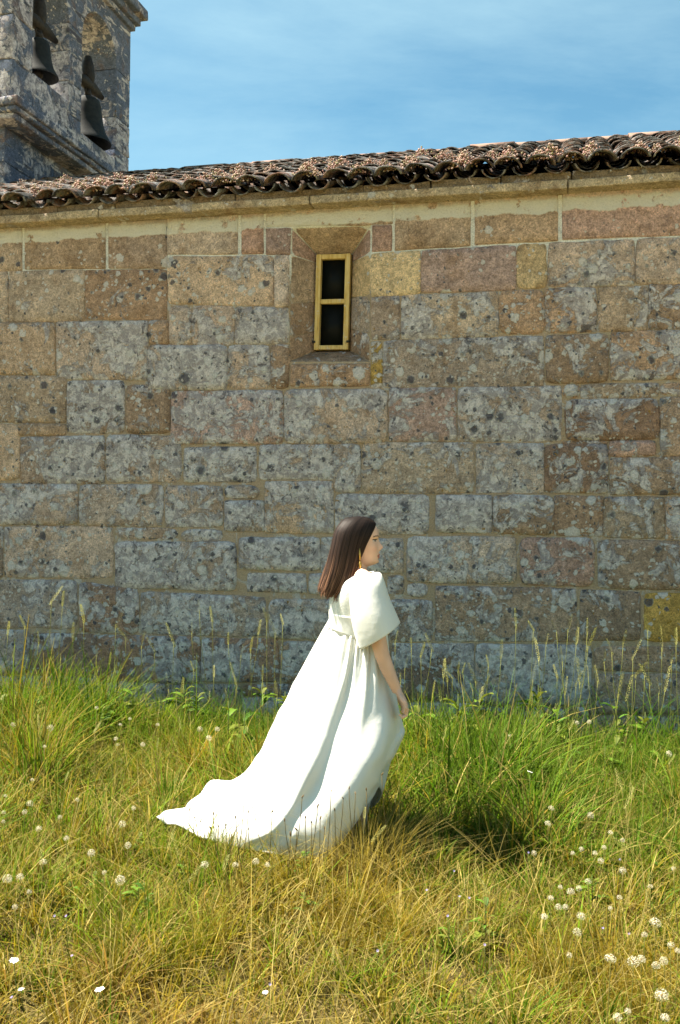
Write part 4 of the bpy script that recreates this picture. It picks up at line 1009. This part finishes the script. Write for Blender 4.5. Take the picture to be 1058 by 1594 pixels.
# fine golden tufts
def tuft(px, py, r_, h, n, col, spread=.35, name='dry_tuft'):
    g = ground_at(px, py); a = rng.uniform(0, 6.283, n); d = r_ * np.sqrt(rng.random(n))
    P = np.stack([g.x + d * np.cos(a), g.y + d * np.sin(a)], 1)
    return blades(name, P, h * rng.uniform(.6, 1.2, n), rng.uniform(.0012, .0024, n), a + rng.normal(0, .5, n), np.abs(rng.normal(.1, spread, n)), rng.uniform(.1, .8, n), col * rng.uniform(.6, 1.15, (n, 1)), 5)
for (px, py, r_, h, n, col, lab) in ((578, 1470, .17, .20, 650, PAL['gold'] * 1.05, 'broad golden tuft of fine dry grass in front of the gown'),
                                     (568, 1366, .13, .40, 700, PAL['straw'] * 1.1, 'pale straw tuft standing against the front hem of the gown'),
                                     (250, 1500, .16, .22, 700, PAL['olive'], 'olive tuft of fine grass among fallen straw'),
                                     (930, 1560, .18, .20, 900, PAL['gold'], 'golden grass tuft under white dandelion seed heads')):
    tag(tuft(px, py, r_, h, n, col), lab, 'grass tuft')
# sparse continuation beyond the picture
def outer():
    n = 26000; x = rng.uniform(-9, 9, n); y = rng.uniform(.6, 8.5, n)
    P = np.stack([x, y], 1); k_ = (np.abs(x) > .36 * y + .6) & (walld(P) > .05); P = P[k_]; N = len(P)
    o = blades('outer_grass', P, hmain(P) * rng.uniform(.6, 1.3, N), rng.uniform(.006, .012, N), rng.uniform(0, 6.283, N), np.abs(rng.normal(0, .3, N)), np.abs(rng.normal(0, .5, N)), colour(P), 3)
    tag(o, 'meadow grass continuing along the wall past the open foreground', 'grass', kind='stuff')
outer()

# ------------------------------------------------------------------ single plants
def attr_mesh(name, V, Fs, col, mat): return mesh(name, V, Fs, mat, True, np.tile(np.array(col), (len(V), 1)))
MAT_PLANT = vcol_material('plant', 0.6, 0.3)
def puff_mesh(seed):
    r_ = random.Random(seed); V, Fs, C = [], [], []
    def tri(a, b, c_, col):
        o = len(V); V.extend([a, b, c_]); Fs.append((o, o + 1, o + 2)); C.extend([col] * 3)
    for i in range(70):
        z = 1 - 2 * (i + .5) / 70; a = i * 2.39996 + r_.uniform(-.2, .2); s = math.sqrt(1 - z * z)
        if z < -.8 or r_.random() < .06: continue
        d = Vector((s * math.cos(a), s * math.sin(a), z)); p = d * .0205 * r_.uniform(.9, 1.08); q = d.orthogonal().normalized(); w = d.cross(q)
        tri(d * .004 - q * .0004, d * .004 + q * .0004, p, (0.62, 0.55, 0.40))
        for k_ in range(4):
            b = r_.uniform(0, 6.28); e = q * math.cos(b) + w * math.sin(b); f = d.cross(e)
            tri(p - f * .0011, p + f * .0011, p + e * .0065 + d * .0025, (0.64, 0.59, 0.46))
    v, f = tube_vf([(0, 0, -.006), (0, 0, -.002), (0, 0, .004)], [.003, .0055, .003], 8); o = len(V); V += v; Fs += [tuple(i + o for i in q) for q in f]; C += [(0.24, 0.15, 0.06)] * len(v)
    return mesh('seed_head', V, Fs, MAT_PLANT, False, np.array(C))
PUFF = [puff_mesh(i) for i in range(5)]
def stem_mesh(h, bend, r0, col, seed, name='stem'):
    r_ = random.Random(seed); a = r_.uniform(0, 6.28); n = 6
    pts = [(-bend * math.cos(a) * (1 - t) ** 1.5 * 1.0, -bend * math.sin(a) * (1 - t) ** 1.5, h * (t - 1)) for t in [i / n for i in range(n + 1)]]
    V, Fs = tube_vf(pts, [r0] * (n + 1), 5, up=Vector((1, .3, 0))); return attr_mesh(name, V, Fs, col, MAT_PLANT)
CLOCKS = '''919 1269 950 1296 969 1308 940 1319 926 1328 905 1322 891 1328 853 1282 858 1258 1048 1352 872 1381 901 1383 915 1372 857 1398 869 1412 880 1412 904 1426 950 1414 964 1397 847 1427 898 1451 886 1487 950 1492 986 1497 998 1493 1021 1503 1020 1436 1003 1455 1044 1471 1033 1496 961 1584 977 1574 1030 1549 1035 1584 898 1125 917 1124 793 1145 1041 1173 969 1355 831 1328 8 1239 46 1251 38 1264 5 1265 5 1279 50 1214 93 1272 103 1305 190 1283 208 1258 142 1328 199 1316 162 1358 187 1370 67 1342 31 1365 11 1368 45 1388 23 1412 150 1102 180 1150 183 1159 222 1159 311 1135 338 1135 325 1149 245 1128 202 1119 187 1128 78 1133 20 1128 69 1162 318 1346 366 1346 398 1341 416 1346 1012 1380 888 1388 935 1340 1055 1480 60 1290 120 1245'''.split()
CLOCKS = [(float(CLOCKS[i]), float(CLOCKS[i + 1])) for i in range(0, len(CLOCKS), 2)]
rp = random.Random(21)
for i, (px, py) in enumerate(CLOCKS):
    v = py - CY; h = rp.uniform(.24, .34) if v > 420 else rp.uniform(.34, .46)
    p = ground_at(px, py, h)
    if p.y > 7.25 - .236 * p.x - .15: h += .15; p = ground_at(px, py, h)
    root = empty('dandelion_clock', p); root['label'] = 'round white dandelion seed head on a thin stem in the meadow'; root['category'] = 'dandelion'; root['group'] = 'dandelion seed heads in the meadow'
    hd = obj('seed_head', PUFF[i % 5], root); s = rp.choice([.42, .5, .58, .68, .8]) * rp.uniform(.9, 1.1); hd.scale = (s, s, s * rp.uniform(.75, 1)); hd.rotation_euler = (rp.gauss(0, .3), rp.gauss(0, .3), rp.uniform(0, 6.28))
    obj('stem', stem_mesh(h, rp.uniform(.0, .06), .0013, (0.22, 0.20, 0.05), i), root)
# broad leafy weeds
def weed_mesh(seed):
    r_ = random.Random(seed); V, Fs, C = [], [], []
    for i in range(r_.randint(9, 15)):
        a = r_.uniform(0, 6.28); z0 = r_.uniform(0, .75); L = r_.uniform(.28, .5) * (1.1 - z0 * .6); w = L * r_.uniform(.12, .2); el = r_.uniform(.3, 1.0); n = 5
        d = Vector((math.cos(a) * math.cos(el), math.sin(a) * math.cos(el), math.sin(el))); sd_ = Vector((-math.sin(a), math.cos(a), 0)); o = len(V); c_ = r_.uniform(.7, 1.2); col = r_.choice([(0.06, 0.135, 0.012), (0.09, 0.16, 0.012), (0.14, 0.17, 0.02)])
        for k_ in range(n + 1):
            t = k_ / n; p = Vector((0, 0, z0)) + d * L * t - Vector((0, 0, L * .45 * t * t)); ww = w * math.sin(math.pi * (t * .92 + .06)) ** .8
            V += [p - sd_ * ww + Vector((0, 0, ww * .35)), p, p + sd_ * ww + Vector((0, 0, ww * .35))]; C += [tuple(q * c_ for q in col)] * 3
        for k_ in range(n): b_ = o + 3 * k_; Fs += [(b_, b_ + 1, b_ + 4, b_ + 3), (b_ + 1, b_ + 2, b_ + 5, b_ + 4)]
    return mesh('leaves', V, Fs, MAT_PLANT, True, np.array(C))
WEEDS = [weed_mesh(i) for i in range(5)]
V, Fs = tube_vf([(0, 0, -.02), (.01, .0, .4), (0, .01, .85)], [.012, .01, .006], 6, up=Vector((1, .2, 0))); WSTEM = attr_mesh('stem', V, Fs, (0.10, 0.13, 0.03), MAT_PLANT)
for i in range(95):
    P_ = scatter(1, 3.4, 7.1, .1, .7)[0]
    if inside(P_[None, :], foot)[0] or walld(P_[None, :])[0] < .15: continue
    near_wall = walld(P_[None, :])[0] < 1.2
    root = empty('leafy_weed', (P_[0], P_[1], 0)); s = rp.uniform(.30, .58) if near_wall else rp.uniform(.14, .24); root.scale = (s, s, s); root.rotation_euler = (0, 0, rp.uniform(0, 6.28))
    tag(root, 'broad-leaved green weed in the tall grass by the wall' if near_wall else 'low broad-leaved green weed in the yellow meadow', 'weed', 'weeds by the wall' if near_wall else 'weeds in the open meadow')
    obj('leaves', WEEDS[i % 5], root); obj('stem', WSTEM, root)
# brown bud stems before the train
BUDS = '315 1248 379 1256 386 1265 367 1274 423 1264 443 1278 351 1285 295 1261 302 1274 312 1279 332 1268 340 1287 386 1292 462 1292 475 1273 470 1241 485 1281 494 1256 515 1232 534 1243 543 1228 553 1236 570 1230 594 1206 505 1290 360 1300 328 1290 452 1300 521 1262 498 1275'.split()
V, Fs = tube_vf([(0, 0, -.006), (0, 0, 0), (0, 0, .006), (0, 0, .012), (0, 0, .018)], [.0012, .0036, .0044, .003, .0022], 7)
BUD = attr_mesh('bud', V, Fs, (0.20, 0.125, 0.05), MAT_PLANT)
for i in range(0, len(BUDS), 2):
    px, py = float(BUDS[i]), float(BUDS[i + 1]); p = at(px, py, rp.uniform(4.22, 4.36) if px > 330 else rp.uniform(4.45, 4.55))
    root = empty('budded_stem', p); tag(root, 'thin wiry stem with a brown bud standing before the white train', 'wildflower', 'brown budded stems before the train')
    b = obj('bud', BUD, root); b.rotation_euler = (rp.gauss(0, .35), rp.gauss(0, .35), 0); s = rp.uniform(.55, .95); b.scale = (s, s, s)
    obj('stem', stem_mesh(p.z, rp.uniform(.01, .08), .0017, (0.15, 0.11, 0.04), 300 + i), root)
# seed-headed grass stalks against the wall
def stalk_head(seed):
    r_ = random.Random(seed); V, Fs, C = [], [], []
    L = r_.uniform(.09, .16)
    for i in range(46):
        t = i / 46; a = i * 2.4; r = .007 * math.sin(math.pi * min(1, t * .9 + .1)) + .002
        p = Vector((r * math.cos(a) * .5, r * math.sin(a) * .5, t * L - L * .2)); d = Vector((math.cos(a), math.sin(a), 1.6)).normalized(); w = d.orthogonal().normalized()
        o = len(V); V += [p - w * .0016, p + d * .006 + w * .002, p + d * .013, p + d * .006 - w * .002]; Fs.append((o, o + 1, o + 2, o + 3)); c_ = r_.uniform(.75, 1.2); C += [(0.36 * c_, 0.34 * c_, 0.11 * c_)] * 4
    return mesh('seed_spike', V, Fs, MAT_PLANT, False, np.array(C))
HEADS = [stalk_head(i) for i in range(6)]
STALKS = [(80, 936), (97, 940), (130, 965), (12, 985), (38, 975), (180, 975), (195, 992), (113, 990), (60, 1000), (310, 950), (330, 965), (298, 985), (270, 1000), (415, 965), (428, 985), (440, 970), (402, 985), (220, 1005), (240, 1012), (355, 1000),
          (615, 1000), (640, 1005), (655, 1020), (672, 1010), (803, 972), (830, 980), (866, 982), (884, 980), (897, 1000), (915, 1007), (914, 985), (850, 1000), (838, 1022), (780, 1020), (760, 1035), (952, 1015), (985, 1022), (1008, 980), (1030, 1008), (1045, 1030), (970, 1000), (940, 1030), (700, 1035), (720, 1045), (20, 1020), (150, 1020), (170, 1032), (375, 1020), (390, 1010), (1052, 1000), (875, 1030), (990, 1050), (930, 1060), (690, 1050), (740, 1060), (630, 1040)]
STALKS += [(rp.uniform(0, 1058), rp.uniform(1040, 1110)) for _ in range(60)]
for i, (px, py) in enumerate(STALKS):
    p = at(px, py, 1.0); Yd = (7.25 - rp.uniform(.15, .75)); p = at(px, py, Yd); p = at(px, py, Yd - .236 * p.x)
    if p.z < .2: continue
    root = empty('grass_stalk', p); tag(root, 'tall grass stalk with a pale seed spike rising against the stone wall', 'grass stalk', 'seeding grass stalks along the wall')
    b = obj('seed_spike', HEADS[i % 6], root); b.rotation_euler = (rp.gauss(0, .22), rp.gauss(0, .3), rp.uniform(0, 6)); s = rp.uniform(.6, 1.25); b.scale = (s * .9, s * .9, s)
    obj('stem', stem_mesh(p.z, rp.uniform(.03, .22), .0014, (0.26, 0.26, 0.06), 600 + i), root)
for i in range(80):
    P_ = scatter(1, 3.0, 6.0, .1, .8)[0]
    if inside(P_[None, :], foot)[0]: continue
    h = rp.uniform(.22, .5); root = empty('grass_stalk', (P_[0], P_[1], h)); tag(root, 'seeding grass stalk standing loose in the open yellow meadow', 'grass stalk', 'seeding grass stalks in the open meadow')
    b = obj('seed_spike', HEADS[i % 6], root); b.rotation_euler = (rp.gauss(0, .4), rp.gauss(0, .4), rp.uniform(0, 6)); s = rp.uniform(.4, .8); b.scale = (s * 1.2, s * 1.2, s)
    obj('stem', stem_mesh(h, rp.uniform(.03, .2), .0012, (0.30, 0.25, 0.07), 1200 + i), root)
# small white flower heads
def umbel_mesh(seed):
    r_ = random.Random(seed); V, Fs = [], []
    for i in range(26):
        a = i * 2.4; r = .028 * math.sqrt(i / 26); x, y = r * math.cos(a), r * math.sin(a); z = -.12 * r + r_.uniform(-.002, .002); s = .0055
        o = len(V); V += [(x, y, z + .002)] + [(x + s * math.cos(k * 1.0472 + a), y + s * math.sin(k * 1.0472 + a), z) for k in range(6)]; Fs += [(o, o + 1 + k, o + 1 + (k + 1) % 6) for k in range(6)]
    return attr_mesh('flower_head', V, Fs, (0.85, 0.84, 0.80), MAT_PLANT)
UMB = umbel_mesh(1)
for i, (px, py, h, lab) in enumerate(((825, 1201, .42, 'flat white flower head in the green grass below the wall'), (22, 1494, .2, 'white flower head low in the yellow grass beside a grass tuft'), (155, 1539, .2, 'white flower head among dry straw blades'), (413, 1544, .12, 'small white flower lying in the fallen straw'), (33, 1539, .12, 'tiny white flower near the ground in yellow grass'))):
    p = ground_at(px, py, h); root = empty('white_flower', p); tag(root, lab, 'flower')
    b = obj('flower_head', UMB, root); s = .5 if i < 3 else .35; b.scale = (s, s, s); b.rotation_euler = (rp.uniform(-.1, .3), rp.gauss(0, .3), 0)
    obj('stem', stem_mesh(h, .03, .0014, (0.16, 0.2, 0.05), 900 + i), root)

V, Fs = [], []
for k_ in range(7):
    a = k_ * .8976; V += [(0, 0, 0), (.006 * math.cos(a - .3), .006 * math.sin(a - .3), .003), (.010 * math.cos(a), .010 * math.sin(a), .005), (.006 * math.cos(a + .3), .006 * math.sin(a + .3), .003)]; Fs.append((4 * k_, 4 * k_ + 1, 4 * k_ + 2, 4 * k_ + 3))
LIL = attr_mesh('flower_head', V, Fs, (0.36, 0.30, 0.55), MAT_PLANT)
for i, (px, py) in enumerate(((822, 1327), (965, 1338), (664, 1386), (706, 1356), (730, 1398), (715, 1396), (697, 1426), (754, 1471), (938, 1445), (979, 1454), (103, 1426), (85, 1426), (112, 1488), (18, 1553), (588, 1480), (420, 1532))):
    h = rp.uniform(.12, .24); p = ground_at(px, py, h); root = empty('lilac_flower', p); tag(root, 'tiny lilac flower on a thin stem in the meadow', 'flower', 'lilac flowers in the meadow')
    b = obj('flower_head', LIL, root); b.scale = (.6, .6, .6); b.rotation_euler = (rp.uniform(.3, 1.0), rp.gauss(0, .3), 0)
    obj('stem', stem_mesh(h, .03, .001, (0.16, 0.18, 0.05), 950 + i), root)
